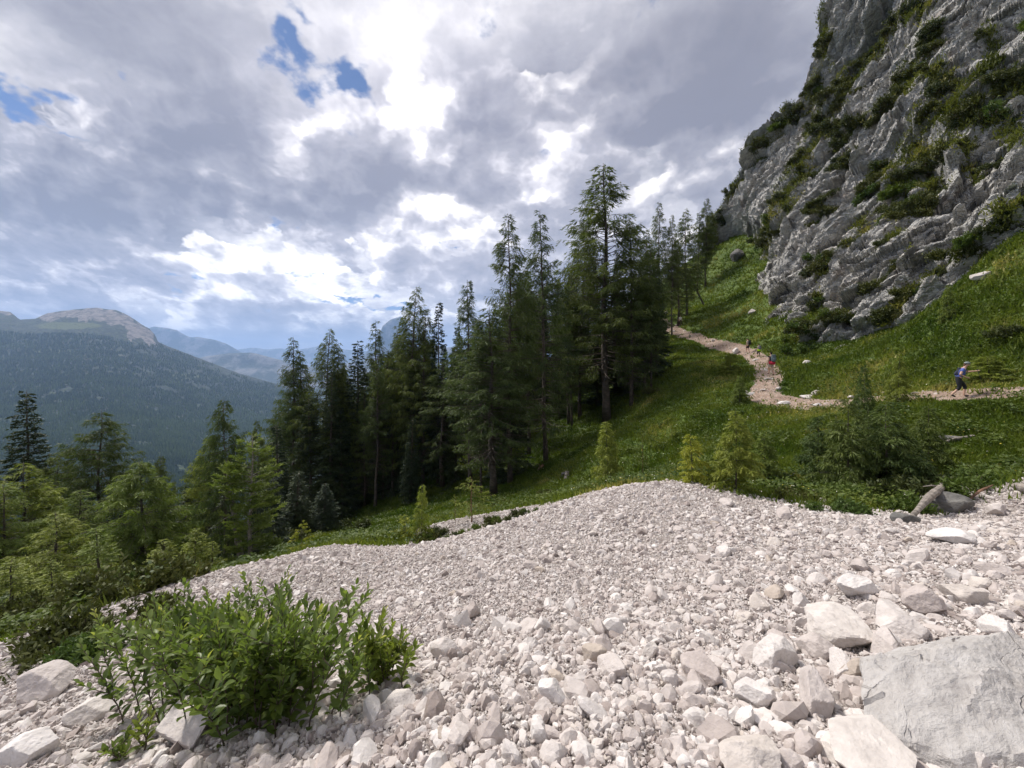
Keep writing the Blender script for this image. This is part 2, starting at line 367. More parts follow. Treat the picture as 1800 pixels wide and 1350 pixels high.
# the far-left flank is held by a plane so the fit stays calm there
def scree_amt(X, Y):
    return inpoly(np.stack([X, Y], 1), SCREE)
SCREE = [(-30, -6), (-9.6, 3.0), (-7.6, 5.4), (-6.5, 7.1), (-6.9, 8.6), (-5.9, 9.9), (-4.8, 10.9), (-3.4, 11.4), (-3.9, 13.2), (-3.0, 14.6), (1.2, 14.8), (2.2, 12.8), (3.3, 12.4), (4.9, 11.2),
         (5.1, 9.3), (6.6, 8.3), (7.3, 9.4), (8.2, 9.0), (10.2, 10.2), (12.6, 9.0), (13.5, 4), (12, -6)]
def ground(X, Y, fine=True):
    X = np.atleast_1d(np.asarray(X, float)); Y = np.atleast_1d(np.asarray(Y, float))
    z = _base(np.stack([X, Y], 1)); p = np.stack([X, Y, np.zeros_like(X)], 1)
    D = np.sqrt(X*X+Y*Y); w = np.clip((D-7)/30, 0, 1)
    z = z+w*.75*fbm(p, 9., 3)+w*.22*fbm(p, 2.1, 3)
    near = np.clip(1-D/16, 0, 1)
    z = z+.05*near*fbm(p+5, .9, 3)+.02*near*fbm(p+9, .25, 2)
    return z
def gz(x, y): return float(ground(x, y)[0])
_Ys = np.concatenate([np.linspace(1.2, 14, 260), np.linspace(14.05, 60, 460), np.linspace(60.2, 140, 240)])
def hit(px, py, ymin=1.0):
    """where the sight line of that pixel meets the ground, beyond ymin metres"""
    Ys = _Ys[_Ys > ymin]; x = (px-CX)/F*Ys; z = (HZ-py)/F*Ys; g = ground(x, Ys)
    k = np.nonzero(g >= z)[0]
    if not len(k): return None
    k = k[0]; 
    if k == 0: return Vector((x[0], Ys[0], g[0]))
    a = (z[k-1]-g[k-1])/((z[k-1]-g[k-1])+(g[k]-z[k])+1e-9); Y = Ys[k-1]+(Ys[k]-Ys[k-1])*a
    X = (px-CX)/F*Y; return Vector((X, Y, gz(X, Y)))
def axis(lo, hi, s0, grow, n):
    t = np.linspace(-1, 1, n); return t
def warp(lo, hi, n, a, b=1.0):
    """coordinates dense round 0"""
    s0 = math.asinh(lo/a); s1 = math.asinh(hi/a); return a*np.sinh(np.linspace(s0, s1, n))
gx = warp(-170, 110, 760, 6.0); gy = warp(-25, 175, 760, 6.0)
GX, GY = np.meshgrid(gx, gy); fx, fy = GX.ravel(), GY.ravel()
GZ = ground(fx, fy)
# past the wood the slope plunges to the valley
edge = np.maximum(np.clip((fy-125)/45, 0, 1), np.clip((-fx-105)/60, 0, 1))
GZ = GZ-edge**1.5*140
P3 = np.stack([fx, fy, GZ], 1)
sc_poly = inpoly(P3[:, :2]+np.stack([fbm(P3*[1, 1, 0], 1.2, 2)*.5, fbm(P3*[1, 1, 0]+31, 1.2, 2)*.5], 1), SCREE)
# bare strips: rubble thinning into the meadow on the right
rub = fbm(P3*[1, 1, 0]+70, 1.6, 3)
bare = ((rub > -.12) & (fx > 4) & (fx < 16) & (fy > 5) & (fy < 10.6)) | ((rub > .1) & (fx < -4) & (fx > -11) & (fy < 12) & (fy > 2))
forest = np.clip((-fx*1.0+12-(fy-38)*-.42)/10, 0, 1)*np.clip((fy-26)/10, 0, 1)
m, n, b = new_mat('ground'); p, g = pos(n)
scm = n.attr('scree'); fo = n.attr('forest')
n1 = n.noise(p, .35, 5, .6)[0]; n2 = n.noise(p, 3.2, 5, .6)[0]; n3 = n.noise(p, 14, 4, .6)[0]
grass = n.mix(n.ss(n1, .35, .65), (.065, .105, .018), (.10, .145, .028))
grass = n.mix(n.ss(n2, .45, .75), grass, (.036, .055, .012))
grass = n.mix(n.m('MULTIPLY', n.ss(n3, .62, .75), .35), grass, (.14, .13, .06))
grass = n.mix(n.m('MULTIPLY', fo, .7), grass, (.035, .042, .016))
v1 = n.vor(p, 22, 'F1')
sc = n.mix(n.ss(n.noise(p, 1.1, 3)[0], .35, .7), (.40, .355, .33), (.47, .44, .415))
sc = n.mix(n.ss(v1[0], .25, .55), sc, (.22, .19, .175))
col = n.mix(scm, grass, sc); n.put(b.inputs['Base Color'], col); b.inputs['Roughness'].default_value = .95
h = n.m('ADD', n.m('MULTIPLY', n2, .4), n.m('MULTIPLY', n3, .15)); h = n.m('SUBTRACT', h, n.m('MULTIPLY', n.m('MULTIPLY', v1[0], scm), .25))
n.put(b.inputs['Normal'], n.bump(h, .8, .12))
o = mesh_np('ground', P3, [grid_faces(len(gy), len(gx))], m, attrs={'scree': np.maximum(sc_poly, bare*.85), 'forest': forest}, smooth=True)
tag(o, kind='structure')

# ------------------------------------------------------------------ far country: sheets given by ridge line (column, row) and distance
def far_sheet(name, ridge, prof, x0, x1, nx, ny, mat, amp, back=1500, attrf=None, kind='structure', rough_scale=None):
    """ridge: skyline points; prof(px, t) -> row, depth for t 0 (skyline) .. 1 (foot)"""
    pxs = np.linspace(x0, x1, nx); rx = np.array([a for a, _ in ridge]); ry = np.array([b for _, b in ridge])
    sky = np.interp(pxs, rx, ry); t = np.linspace(0, 1, ny)
    A, T = np.meshgrid(pxs, t); sm = np.convolve(np.pad(sky, 60, 'edge'), np.hanning(121)/np.hanning(121).sum(), 'valid'); wS = np.clip(T*7, 0, 1)**.8; S = sky[None]*(1-wS)+sm[None]*wS
    row, Y = prof(A, S, T)
    P = np.stack([(A-CX)/F*Y, Y, (HZ-row)/F*Y], 2)
    bk = []
    for k in range(1, 6):
        q = P[0].copy(); d = k/5*back; q[:, 1] += d; q[:, 0] *= (q[:, 1])/(q[:, 1]-d); q[:, 2] -= d*.45*(k/5)**.5; bk.append(q)
    P = np.concatenate([np.stack(bk[::-1]), P], 0); nr = P.shape[0]; V = P.reshape(-1, 3)
    D = V[:, 1]
    V = V+np.stack([0*D, 0*D, amp*(fbm(V, rough_scale or 400, 6, .55))], 1)
    at = attrf(V, A, S, T, row) if attrf else {}
    at = {k: np.concatenate([np.repeat(a[:1], 5, 0), a], 0).ravel() for k, a in at.items()}
    o = mesh_np(name, V, [grid_faces(nr, nx)[:, ::-1]], mat, attrs=at, smooth=True); tag(o, kind=kind); return o
# forested mountain flank on the left
ridgeA = [(-900,470),(-300,500),(0,547),(18,549),(35,562),(62,560),(82,551),(110,546),(170,541),(205,545),(228,556),(248,570),(262,578),(273,590),(278,602),(300,612),(340,626),(400,649),(440,662),(480,673),(600,715),(720,760),(900,830),(1100,890)]
m, n, b = new_mat('forested_mountain'); p, g = pos(n)
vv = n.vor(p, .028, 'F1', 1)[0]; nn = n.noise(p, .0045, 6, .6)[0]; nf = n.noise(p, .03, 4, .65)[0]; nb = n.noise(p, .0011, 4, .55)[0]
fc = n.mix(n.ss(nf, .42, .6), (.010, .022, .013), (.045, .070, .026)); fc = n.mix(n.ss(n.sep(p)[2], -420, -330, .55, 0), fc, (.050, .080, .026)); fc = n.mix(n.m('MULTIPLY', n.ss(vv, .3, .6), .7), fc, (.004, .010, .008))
fc = n.mix(n.ss(n.m('ADD', n.m('MULTIPLY', nn, .6), n.m('MULTIPLY', nb, .5)), .62, .74), fc, (.05, .07, .026))
fc = n.mix(n.m('MULTIPLY', n.ss(n.noise(p, .009, 5, .7)[0], .60, .68), .8), fc, (.10, .09, .07))
rk = n.mix(n.ss(n.noise(p, .012, 6, .7, .6)[0], .40, .58), (.07, .068, .065), (.22, .195, .185))
med = n.mix(n.ss(nf, .3, .7), (.05, .07, .022), (.08, .10, .036))
c = n.mix(n.ss(n.attr('meadow'), .35, .6), fc, med); c = n.mix(n.ss(n.attr('rock'), .4, .6), c, rk)
n.put(b.inputs['Base Color'], c); b.inputs['Roughness'].default_value = 1
n.put(b.inputs['Normal'], n.bump(n.m('ADD', n.m('MULTIPLY', n.m('SUBTRACT', 1.0, vv), .6), n.m('MULTIPLY', nn, 1.5)), 1, 22))
M['far'] = m
def profA(A, S, T):
    foot = 1010.; row = S+(foot-S)*T**1.25
    Y = 5000*(1-T)**1.5+700
    return row, Y
def attA(V, A, S, T, row):
    q = np.stack([A, row, 0*A], 2).reshape(-1, 3); w = fbm(q, 22, 5, .6).reshape(A.shape)
    rock = np.zeros_like(A)
    cap = [(60, 551), (110, 546), (172, 540), (228, 554), (262, 578), (280, 606), (262, 606), (228, 590), (212, 572), (180, 566), (140, 562), (100, 560), (70, 564)]
    q2 = np.stack([A.ravel(), row.ravel()], 1)+np.stack([w.ravel()*12, w.ravel()*-16], 1)
    rock = inpoly(q2, cap).reshape(A.shape)*1.0
    rock = np.maximum(rock, ((A < 24) & (row < 552+w*6))*1.0)
    rock = np.maximum(rock, ((w > .42) & (np.abs(row-705-(A*.03)) < 14))*.8)
    med = np.exp(-(((A-120)/60)**2+((row-572)/7)**2))*1.1+np.exp(-(((A-90)/70)**2+((row-618)/5)**2))*.7+np.exp(-(((A-330)/70)**2+((row-662)/9)**2))*.65
    med = med+w*.35
    return {'rock': rock, 'meadow': med}
far_sheet('mountain', ridgeA, profA, -1500, 1150, 900, 300, M['far'], 26, attrf=attA, rough_scale=500)
def far_wood():
    r = np.random.default_rng(3); k = 150000; px_ = r.uniform(-250, 1000, k); T = r.uniform(.0, 1, k)**.85
    pxs = np.linspace(-1500, 1150, 900); sky = np.interp(pxs, [a for a, _ in ridgeA], [b for _, b in ridgeA]); sm = np.convolve(np.pad(sky, 60, 'edge'), np.hanning(121)/np.hanning(121).sum(), 'valid')
    wS = np.clip(T*7, 0, 1)**.8; S = np.interp(px_, pxs, sky)*(1-wS)+np.interp(px_, pxs, sm)*wS; row, Y = profA(px_, S, T)
    P = np.stack([(px_-CX)/F*Y, Y, (HZ-row)/F*Y], 1); P[:, 2] += 26*fbm(P, 500, 6, .55); dn = fbm(P, 260, 4, .6); kp = (dn > -.28+.5*np.clip((.16-T)/.16, 0, 1)**2) & ~((px_ < 285) & (row < 606+8*dn) & (px_ > -100) & (T < .13) & (row < 612)) & (T > .02); P = P[kp]; dn = dn[kp]; k = len(P)
    h = r.uniform(15, 30, k)*(P[:, 1]/2500)**.25; w = h*r.uniform(.2, .32, k); a = r.uniform(0, 6.28, k); c = []
    for i in range(4): c.append(P+np.stack([np.cos(a+i*1.571)*w, np.sin(a+i*1.571)*w, 0*w-3], 1))
    c.append(P+np.stack([0*h, 0*h, h], 1)); V = np.stack(c, 1).reshape(-1, 3); b0 = np.arange(k)[:, None]*5
    T_ = np.concatenate([b0+np.array([[i, (i+1) % 4, 4]]) for i in range(4)]); fm = foliage('far_conifers', (.026, .050, .024), (.085, .130, .046), trans=0)
    A = np.clip(.30+dn*.9+r.normal(size=k)*.22+.45*np.exp(-((row[kp]-760)/45)**2), 0, 1); o = mesh_np('far_forest', V, [T_], fm, attrs={'v': np.repeat(A, 5)}); tag(o, 'conifer forest covering the valley flank far off on the left', kind='stuff')
FARWOOD = far_wood
m, n, b = new_mat('distant_mountain'); p, g = pos(n)
nn = n.noise(p, .002, 7, .65)[0]
c = n.mix(n.ss(nn, .42, .6), (.035, .05, .03), (.22, .21, .20)); n.put(b.inputs['Base Color'], c); b.inputs['Roughness'].default_value = 1
n.put(b.inputs['Normal'], n.bump(nn, 1, 120)); M['far2'] = m
def profs(y0, y1, foot):
    def f(A, S, T): return S+(foot-S)*T, y0+(y1-y0)*T+0*A
    return f
far_sheet('mountain_ridge', [(-200, 640), (340, 632), (362, 627), (400, 622), (440, 621), (470, 627), (500, 634), (560, 650), (760, 700)], profs(11000, 9000, 720), 100, 800, 200, 40, M['far2'], 60, 1500, rough_scale=1500)
far_sheet('mountain_ridge', [(-900, 560), (0, 570), (230, 590), (270, 575), (290, 577), (310, 580), (335, 594), (350, 593), (378, 598), (400, 607), (428, 622), (470, 640), (700, 690)], profs(17000, 14500, 720), -900, 760, 300, 50, M['far2'], 110, 2500, rough_scale=2500)
far_sheet('mountain_ridge', [(0, 640), (420, 614), (445, 611), (470, 614), (490, 612), (520, 616), (560, 608), (620, 616), (700, 620), (1400, 620)], profs(26000, 23000, 700), 100, 1600, 200, 30, M['far2'], 110, 2500, rough_scale=2500)
far_sheet('mountain_peak', [(560, 668), (640, 622), (665, 592), (672, 572), (688, 560), (706, 556), (735, 600), (770, 612), (797, 610), (812, 612), (840, 625), (900, 630), (1200, 650)], profs(15000, 13000, 720), 560, 1200, 200, 60, M['far2'], 120, 2500, rough_scale=1800)
# valley floor running out to the horizon
a = np.linspace(0, 2*np.pi, 121); r = np.concatenate([[0], np.geomspace(150, 45000, 60)])
AA, RR = np.meshgrid(a, r); V = np.stack([RR*np.sin(AA), RR*np.cos(AA), -620-RR*.0+0*AA], 2).reshape(-1, 3)
V[:, 2] += 12*fbm(V, 900, 4)
far = mesh_np('valley_floor', V, [grid_faces(61, 121)[:, ::-1]], M['far'], attrs={'rock': np.zeros(len(V)), 'meadow': np.zeros(len(V))}, smooth=True); tag(far, kind='structure')
# ------------------------------------------------------------------ the rock face
SIL = [(-260, 1530), (-100, 1480), (0, 1452), (60, 1440), (130, 1425), (170, 1411), (200, 1388), (207, 1362), (232, 1345), (258, 1315), (330, 1281), (380, 1262), (430, 1240), (460, 1232), (760, 1232)]
CP = [(1240,430,97),(1236,520,97),(1300,430,94),(1300,520,98),(1300,620,90),(1336,505,67),(1334,450,82),(1352,400,72),(1300,350,90),(1320,262,86),(1362,210,80),(1425,130,76),(1455,0,72),(1530,-260,80),
 (1360,585,51.5),(1385,592,49),(1430,612,43),(1500,590,38.5),(1600,580,34),(1700,505,31),(1800,402,28),(1450,300,62),(1400,450,58),(1390,520,53),(1390,210,79),(1500,300,56),(1600,400,40),(1500,450,46),(1700,400,33.5),
 (1600,200,47),(1600,0,56),(1700,250,38),(1800,200,34),(1800,0,42),(1750,100,41),(1640,330,42),(1700,330,36.5),(2100,300,25),(2100,0,34),(2100,-250,44),(1800,-250,56),(2400,0,27),(2400,350,19),(1500,720,39),(1700,620,31.5),
 (1800,520,29),(1430,720,44),(1300,720,90),(1360,700,53),(2100,480,23),(2400,700,19),(1900,600,28),(1560,100,60)]
CPa = np.array(CP, float); _cd = tps_fit(CPa[:, :2]/100, np.log(CPa[:, 2]), .002)
def cliff_Y(px, py): return np.exp(_cd(np.stack([np.atleast_1d(px)/100., np.atleast_1d(py)/100.], 1)))
nr, nc = 640, 620
rows = np.linspace(-250, 740, nr); lef = np.interp(rows, [a for a, _ in SIL], [b for _, b in SIL])
a = np.linspace(0, 1, nc)**1.0
PX = lef[:, None]+(2350-lef[:, None])*a[None]**1.35; PY = np.broadcast_to(rows[:, None], PX.shape)
YY = cliff_Y(PX.ravel(), PY.ravel()).reshape(PX.shape)
B = np.stack([(PX-CX)/F*YY, YY, (HZ-PY)/F*YY], 2)
nb_ = 46; dd = (np.linspace(0, 1, nb_+1)[1:][::-1]**1.5)[None, :, None]*45
back = B[:, :1]+dd*np.array([.62, .78, -.05])
B = np.concatenate([back, B], 1); ncc = B.shape[1]
P = B.reshape(-1, 3)
wp = P+np.stack([fbm(P, 7, 3), fbm(P+40, 7, 3), fbm(P+80, 7, 3)], 1)*1.6
# beds dip down to the left of the picture: stretch the blocks along the beds
bed = unit(np.array([0, .52, .85])); st = unit(np.array([.15, -.85, .52])); fn = unit(np.cross(bed, st))
L = np.stack([wp@bed, (wp@st)*.42, (wp@fn)], 1)
sd = L[:, 0]/3.1+fbm(P, 13, 3)*.9; saw = sd-np.floor(sd)
disp = 1.25*(saw**1.6)*(.55+.6*fbm(P+9, 16, 2)) + .9*fbm(P+3, 12, 3)
sd2 = L[:, 0]/.85+fbm(P, 4, 3)*1.3; s2 = sd2-np.floor(sd2); disp += blocks(L, 5.0, .7)*.8 + blocks(L+11, 2.1, .85)*.85 + blocks(L+23, .95, .9)*.75 + blocks(L+37, .42, .8)*.6 + .30*s2**2*(fbm(P+60, 9, 2) > -.15)
# deep clefts running along the beds
cl = np.abs(fbm(L*[1, .35, 1]+55, 6.5, 3)); disp -= 1.5*np.exp(-(cl/.035)**2)*(fbm(P+77, 15, 2) > -.1)
nrm = unit(np.array([-.72, -.52, .45]))
Pd = P+disp[:, None]*nrm
# where plants hold on: ledges seen from above, and the bands of the photograph
G = Pd.reshape(nr, ncc, 3); du = np.gradient(G, axis=1); dv = np.gradient(G, axis=0); NN = unit(np.cross(dv, du)).reshape(-1, 3)
NN *= np.sign((NN@nrm))[:, None]
PXf = np.concatenate([np.repeat(PX[:, :1], nb_, 1), PX], 1).ravel(); PYf = np.repeat(rows, ncc)
# (column, row, radius along, radius across, turn) of the green bands
BANDS = [(1450, 60, 90, 14, 100), (1432, 170, 45, 16, 70), (1385, 215, 40, 16, 35), (1335, 262, 42, 13, 50), (1292, 330, 50, 13, 62), (1262, 390, 45, 14, 65), (1245, 430, 30, 12, 60),
         (1610, 20, 70, 26, 35), (1545, 75, 70, 26, 50), (1500, 130, 62, 24, 55), (1478, 180, 45, 24, 70), (1440, 240, 60, 26, 75), (1415, 300, 60, 26, 75), (1385, 360, 55, 26, 60), (1355, 405, 45, 22, 40),
         (1345, 440, 30, 22, 80), (1475, 255, 45, 14, 10), (1520, 235, 45, 12, 30), (1560, 205, 40, 12, 45), (1600, 150, 40, 24, 60), (1640, 95, 30, 20, 70), (1655, 150, 35, 24, 20), (1720, 165, 80, 22, 8), (1790, 165, 40, 18, 0),
         (1640, 215, 55, 28, 30), (1690, 215, 70, 26, 5), (1620, 280, 52, 36, 20), (1680, 280, 60, 30, -20), (1760, 215, 60, 20, -5), (1590, 330, 40, 22, 20), (1640, 340, 40, 20, 10), (1550, 310, 35, 16, 20),
         (1620, 385, 32, 12, 25), (1745, 80, 22, 16, 20), (1515, 395, 22, 22, 60), (1570, 380, 20, 16, 60), (1440, 370, 22, 16, 40), (1490, 290, 20, 12, 10), (1450, 470, 35, 12, 60), (1430, 530, 30, 10, 60), (1700, 470, 34, 14, 30),
         (1645, 490, 26, 22, 60), (1560, 560, 40, 16, 45), (1600, 520, 30, 10, 50), (1790, 260, 22, 18, 0), (1800, 350, 30, 12, 0), (1780, 430, 50, 14, 15), (1540, 510, 26, 8, 50), (1480, 560, 20, 6, 50), (1415, 600, 22, 14, 60),
         (1500, 430, 20, 8, 30), (1570, 440, 26, 7, 20), (1590, 470, 30, 6, 15), (1530, 350, 16, 7, 30), (1850, 100, 60, 30, 0), (1950, 250, 90, 30, 20), (2050, 50, 90, 40, 40)]
def band_amt(px, py):
    t = np.zeros(len(px))
    for (a_, b_, ra, rb, rot) in BANDS:
        dx, dy = px-a_, -(py-b_); c_, s_ = math.cos(R(rot)), math.sin(R(rot))
        t = np.maximum(t, np.exp(-(((dx*c_+dy*s_)/ra)**2+((-dx*s_+dy*c_)/rb)**2)))
    return t
ba = band_amt(PXf, PYf); up = NN[:, 2]
veg = np.clip((ba-.46)*2.6+(up-.5)*.9+.55*fbm(P, 2.2, 4, .6)+.12*fbm(P, .5, 2), 0, 1)
m, n, b = new_mat('rock_face'); p, g = pos(n)
n1 = n.noise(p, .22, 5, .6)[0]; n2 = n.noise(p, 1.3, 6, .65)[0]; n3 = n.noise(p, 6, 4, .6)[0]
mp = n.n.new('ShaderNodeMapping'); n.put(mp.inputs[0], p); mp.inputs['Rotation'].default_value = (R(-32), 0, 0); mp.inputs['Scale'].default_value = (1, .35, 1.6)
n4 = n.noise(mp.outputs[0], 1.6, 6, .7)[0]
c = n.ramp(n4, [(.26, (.15, .147, .142)), (.38, (.34, .332, .32)), (.52, (.47, .455, .43)), (.68, (.68, .65, .60))])
c = n.mix(n.m('MULTIPLY', n.ss(n1, .50, .68), .45), c, (.46, .43, .39))
c = n.mix(n.m('MULTIPLY', n.ss(n.noise(p, .5, 4)[0], .60, .72), .5), c, (.30, .225, .17))
c = n.mix(n.m('MULTIPLY', n.ss(n2, .60, .74), .4), c, (.11, .11, .115))
gr = n.mix(n.ss(n2, .35, .65), (.06, .085, .018), (.17, .18, .045)); gr = n.mix(n.ss(n3, .55, .75), gr, (.13, .10, .05))
vg = n.m('ADD', n.attr('veg'), n.m('MULTIPLY', n.m('SUBTRACT', n3, .5), 1.1))
vm = n.ss(vg, .38, .62); c = n.mix(vm, c, gr)
n.put(b.inputs['Base Color'], c); b.inputs['Roughness'].default_value = .9
mp2 = n.n.new('ShaderNodeMapping'); n.put(mp2.inputs[0], n.v('ADD', p, n.v('SCALE', n.noise(p, .9, 3)[1], scale=1.3))); mp2.inputs['Rotation'].default_value = (R(-32), 0, 0); mp2.inputs['Scale'].default_value = (1, .45, 1.3)
ck = n.vor(mp2.outputs[0], .8, 'DISTANCE_TO_EDGE')[0]; ck2 = n.vor(mp2.outputs[0], 3.0, 'DISTANCE_TO_EDGE')[0]
h = n.m('ADD', n.m('MULTIPLY', n4, .45), n.m('MULTIPLY', n3, .15)); h = n.m('ADD', h, n.m('MULTIPLY', n.ss(ck, 0, .06), .35)); h = n.m('ADD', h, n.m('MULTIPLY', n.ss(ck2, 0, .10), .18))
n.put(b.inputs['Normal'], n.bump(h, 1, .35))
o = mesh_np('cliff', Pd, [grid_faces(nr, ncc)[:, ::-1]], m, attrs={'veg': veg}, smooth=False); tag(o, kind='structure')
Gc = Pd.reshape(nr, ncc, 3); NNc = NN.reshape(nr, ncc, 3); VEG = veg.reshape(nr, ncc)
def cliff_pt(px, py):
    i = int(np.clip(round((py-rows[0])/(rows[1]-rows[0])), 0, nr-1)); l = lef[i]
    if px < l: return None
    j = nb_+int(np.clip(round((max(px-l, 0)/(2350-l))**(1/1.35)*(nc-1)), 0, nc-1))
    return Gc[i, j], NNc[i, j], VEG[i, j]
# ------------------------------------------------------------------ stones
def hull_rock(seed, npts=14, flat=.75):
    r = np.random.default_rng(seed); p = unit(r.normal(size=(npts, 3)))*r.uniform(.75, 1, (npts, 1))*[1, r.uniform(.65, .95), flat*r.uniform(.7, 1.1)]
    bm = bmesh.new(); vs = [bm.verts.new(q) for q in p]; res = bmesh.ops.convex_hull(bm, input=vs)
    bmesh.ops.delete(bm, geom=[v for v in bm.verts if not v.link_faces], context='VERTS'); bmesh.ops.triangulate(bm, faces=bm.faces)
    bm.verts.index_update(); V = np.array([v.co[:] for v in bm.verts]); T = np.array([[v.index for v in f.verts] for f in bm.faces]); bm.free(); return V*.5, T
def ico(n_):
    bm = bmesh.new(); bmesh.ops.create_icosphere(bm, subdivisions=n_, radius=1)
    V = np.array([v.co[:] for v in bm.verts]); T = np.array([[v.index for v in f.verts] for f in bm.faces]); bm.free(); return V, T
def cut_rock(seed, sub=4, planes=16, rough=.03, flat=.7, keep=.62):
    """a weathered block: a sphere cut by random planes, then roughened"""
    r = np.random.default_rng(seed); V, T = ico(sub); nn = unit(r.normal(size=(planes, 3))); d = r.uniform(keep, 1, planes)
    dots = V@nn.T; rad = np.min(np.where(dots > .05, d[None]/np.maximum(dots, .05), 9), axis=1); rad = np.minimum(rad, 1.15)
    V = V*rad[:, None]; V = V*[1, r.uniform(.7, .95), flat]; o = seed*3.7
    V = V+unit(V)*(rough*2*fbm(V+o, .6, 3)+rough*fbm(V+o, .15, 3)+rough*.8*fbm(V+o, .35, 3, ridged=True))[:, None]
    return V*.5, T
def rotm(q):
    """random quaternions (n,4) -> matrices"""
    q = unit(q); w, x, y, z = q.T
    return np.stack([np.stack([1-2*(y*y+z*z), 2*(x*y-z*w), 2*(x*z+y*w)], 1), np.stack([2*(x*y+z*w), 1-2*(x*x+z*z), 2*(y*z-x*w)], 1), np.stack([2*(x*z-y*w), 2*(y*z+x*w), 1-2*(x*x+y*y)], 1)], 1)
m, n, b = new_mat('limestone'); p, g = pos(n); v = n.attr('v')
n1 = n.noise(p, 9, 5, .6)[0]; n2 = n.noise(p, 60, 4, .6)[0]
c = n.ramp(v, [(0, (.29, .245, .23)), (.2, (.46, .408, .388)), (.6, (.56, .515, .495)), (.9, (.66, .63, .615)), (1, (.45, .385, .33))])
c = n.mix(1, c, n.ramp(n1, [(.3, (.80, .78, .77)), (.7, (1.1, 1.09, 1.08))]), 'MULTIPLY')
c = n.mix(n.m('MULTIPLY', n.ss(n2, .58, .72), .3), c, (.33, .30, .275))
n.put(b.inputs['Base Color'], c); b.inputs['Roughness'].default_value = .92; b.inputs['Specular IOR Level'].default_value = .2
n.put(b.inputs['Normal'], n.bump(n.m('ADD', n2, n.m('MULTIPLY', n1, 2.0)), .6, .006)); M['stone'] = m
m, n, b = new_mat('slab_stone'); p = obj_co(n); mp = n.n.new('ShaderNodeMapping'); n.put(mp.inputs[0], n.v('ADD', p, n.v('SCALE', n.noise(p, 5, 4)[1], scale=.12))); mp.inputs['Rotation'].default_value = (0, 0, R(40)); mp.inputs['Scale'].default_value = (1, 2.0, 1)
n1 = n.noise(mp.outputs[0], 5, 8, .66)[0]; n2 = n.noise(p, 2.4, 4, .6)[0]; n3 = n.noise(p, 55, 5, .7)[0]; ck = n.vor(mp.outputs[0], 4.2, 'DISTANCE_TO_EDGE')[0]; cm = n.m('MULTIPLY', n.ss(ck, 0, .03, 1, 0), n.ss(n2, .52, .62))
c = n.ramp(n1, [(.28, (.29, .265, .255)), (.45, (.42, .395, .38)), (.6, (.49, .465, .45)), (.78, (.58, .555, .54))]); c = n.mix(n.m('MULTIPLY', n.ss(n2, .5, .7), .5), c, (.47, .43, .40)); c = n.mix(n.m('MULTIPLY', n.ss(n3, .58, .68), .45), c, (.24, .22, .21)); c = n.mix(n.m('MULTIPLY', cm, .4), c, (.24, .21, .20))
n.put(b.inputs['Base Color'], c); b.inputs['Roughness'].default_value = .95; h_ = n.m('ADD', n1, n.m('MULTIPLY', n3, .22)); n.put(b.inputs['Normal'], n.bump(n.m('SUBTRACT', h_, n.m('MULTIPLY', cm, .35)), 1, .03)); M['slab'] = m
m, n, b = new_mat('grey_rock'); p = obj_co(n); n1 = n.noise(p, 3, 7, .68, .5)[0]
n.put(b.inputs['Base Color'], n.ramp(n1, [(.3, (.06, .058, .055)), (.5, (.13, .125, .118)), (.7, (.24, .23, .21))])); b.inputs['Roughness'].default_value = .95; n.put(b.inputs['Normal'], n.bump(n1, 1, .05)); M['grey_rock'] = m
HULLS = [hull_rock(100+i, int(rng.integers(9, 17)), rng.uniform(.55, .9)) for i in range(22)]
CUTS = [cut_rock(300+i, 2 if i % 2 else 3, 9, .03, rng.uniform(.55, .85), .5) for i in range(14)]
CUTS3 = [cut_rock(340+i, 3, 11, .04, rng.uniform(.5, .8), .52) for i in range(12)]
def scatter(xy, size, protos, sink=.15, tilt=1., seed=1, tint=None):
    r = np.random.default_rng(seed); n_ = len(xy); z = ground(xy[:, 0], xy[:, 1]); w = r.integers(0, len(protos), n_)
    sx = size[:, None]*r.uniform(.75, 1.3, (n_, 3)); Vs, Ts, As = [], [], []; off = 0
    q = r.normal(size=(n_, 4))*[1, tilt, tilt, 1]; Rm = rotm(q); tint = r.uniform(0, 1, n_)**.9*.97 if tint is None else tint
    c = np.stack([xy[:, 0], xy[:, 1], z+size*(.5*.7-sink-.15)], 1)
    for k, (V, T) in enumerate(protos):
        s = np.nonzero(w == k)[0]
        if not len(s): continue
        vv = np.einsum('nij,nvj->nvi', Rm[s], V[None]*sx[s][:, None])+c[s][:, None]
        nv = len(V); Vs.append(vv.reshape(-1, 3)); Ts.append((T[None]+off+np.arange(len(s))[:, None, None]*nv).reshape(-1, 3)); off += nv*len(s)
        As.append(np.repeat(tint[s], nv))
    return np.concatenate(Vs), np.concatenate(Ts), np.concatenate(As)
def in_view(xy, m0=-380, m1=2180, ybelow=1480):
    x, y = xy[:, 0], xy[:, 1]; px = x/np.maximum(y, .01)*F+CX; z = ground(x, y); py = HZ-z/np.maximum(y, .01)*F
    return (y > .8) & (px > m0) & (px < m1) & (py < ybelow)
def pts_in(n_, x0, x1, y0, y1, seed, poly=None):
    r = np.random.default_rng(seed); xy = np.stack([r.uniform(x0, x1, n_), r.uniform(y0, y1, n_)], 1)
    if poly is not None: xy = xy[inpoly(xy+r.normal(size=xy.shape)*.12, poly)]
    return xy[in_view(xy)]
Vs, Ts, As, off = [], [], [], 0
def push(t):
    global off
    Vs.append(t[0]); Ts.append(t[1]+off); As.append(t[2]); off += len(t[0])
A_ = pts_in(250000, -11, 14, .8, 15, 1, SCREE); dist = np.hypot(A_[:, 0], A_[:, 1])
r_ = np.random.default_rng(5)
size = np.exp(r_.normal(0, .44, len(A_)))*.045*(1+.0*dist)
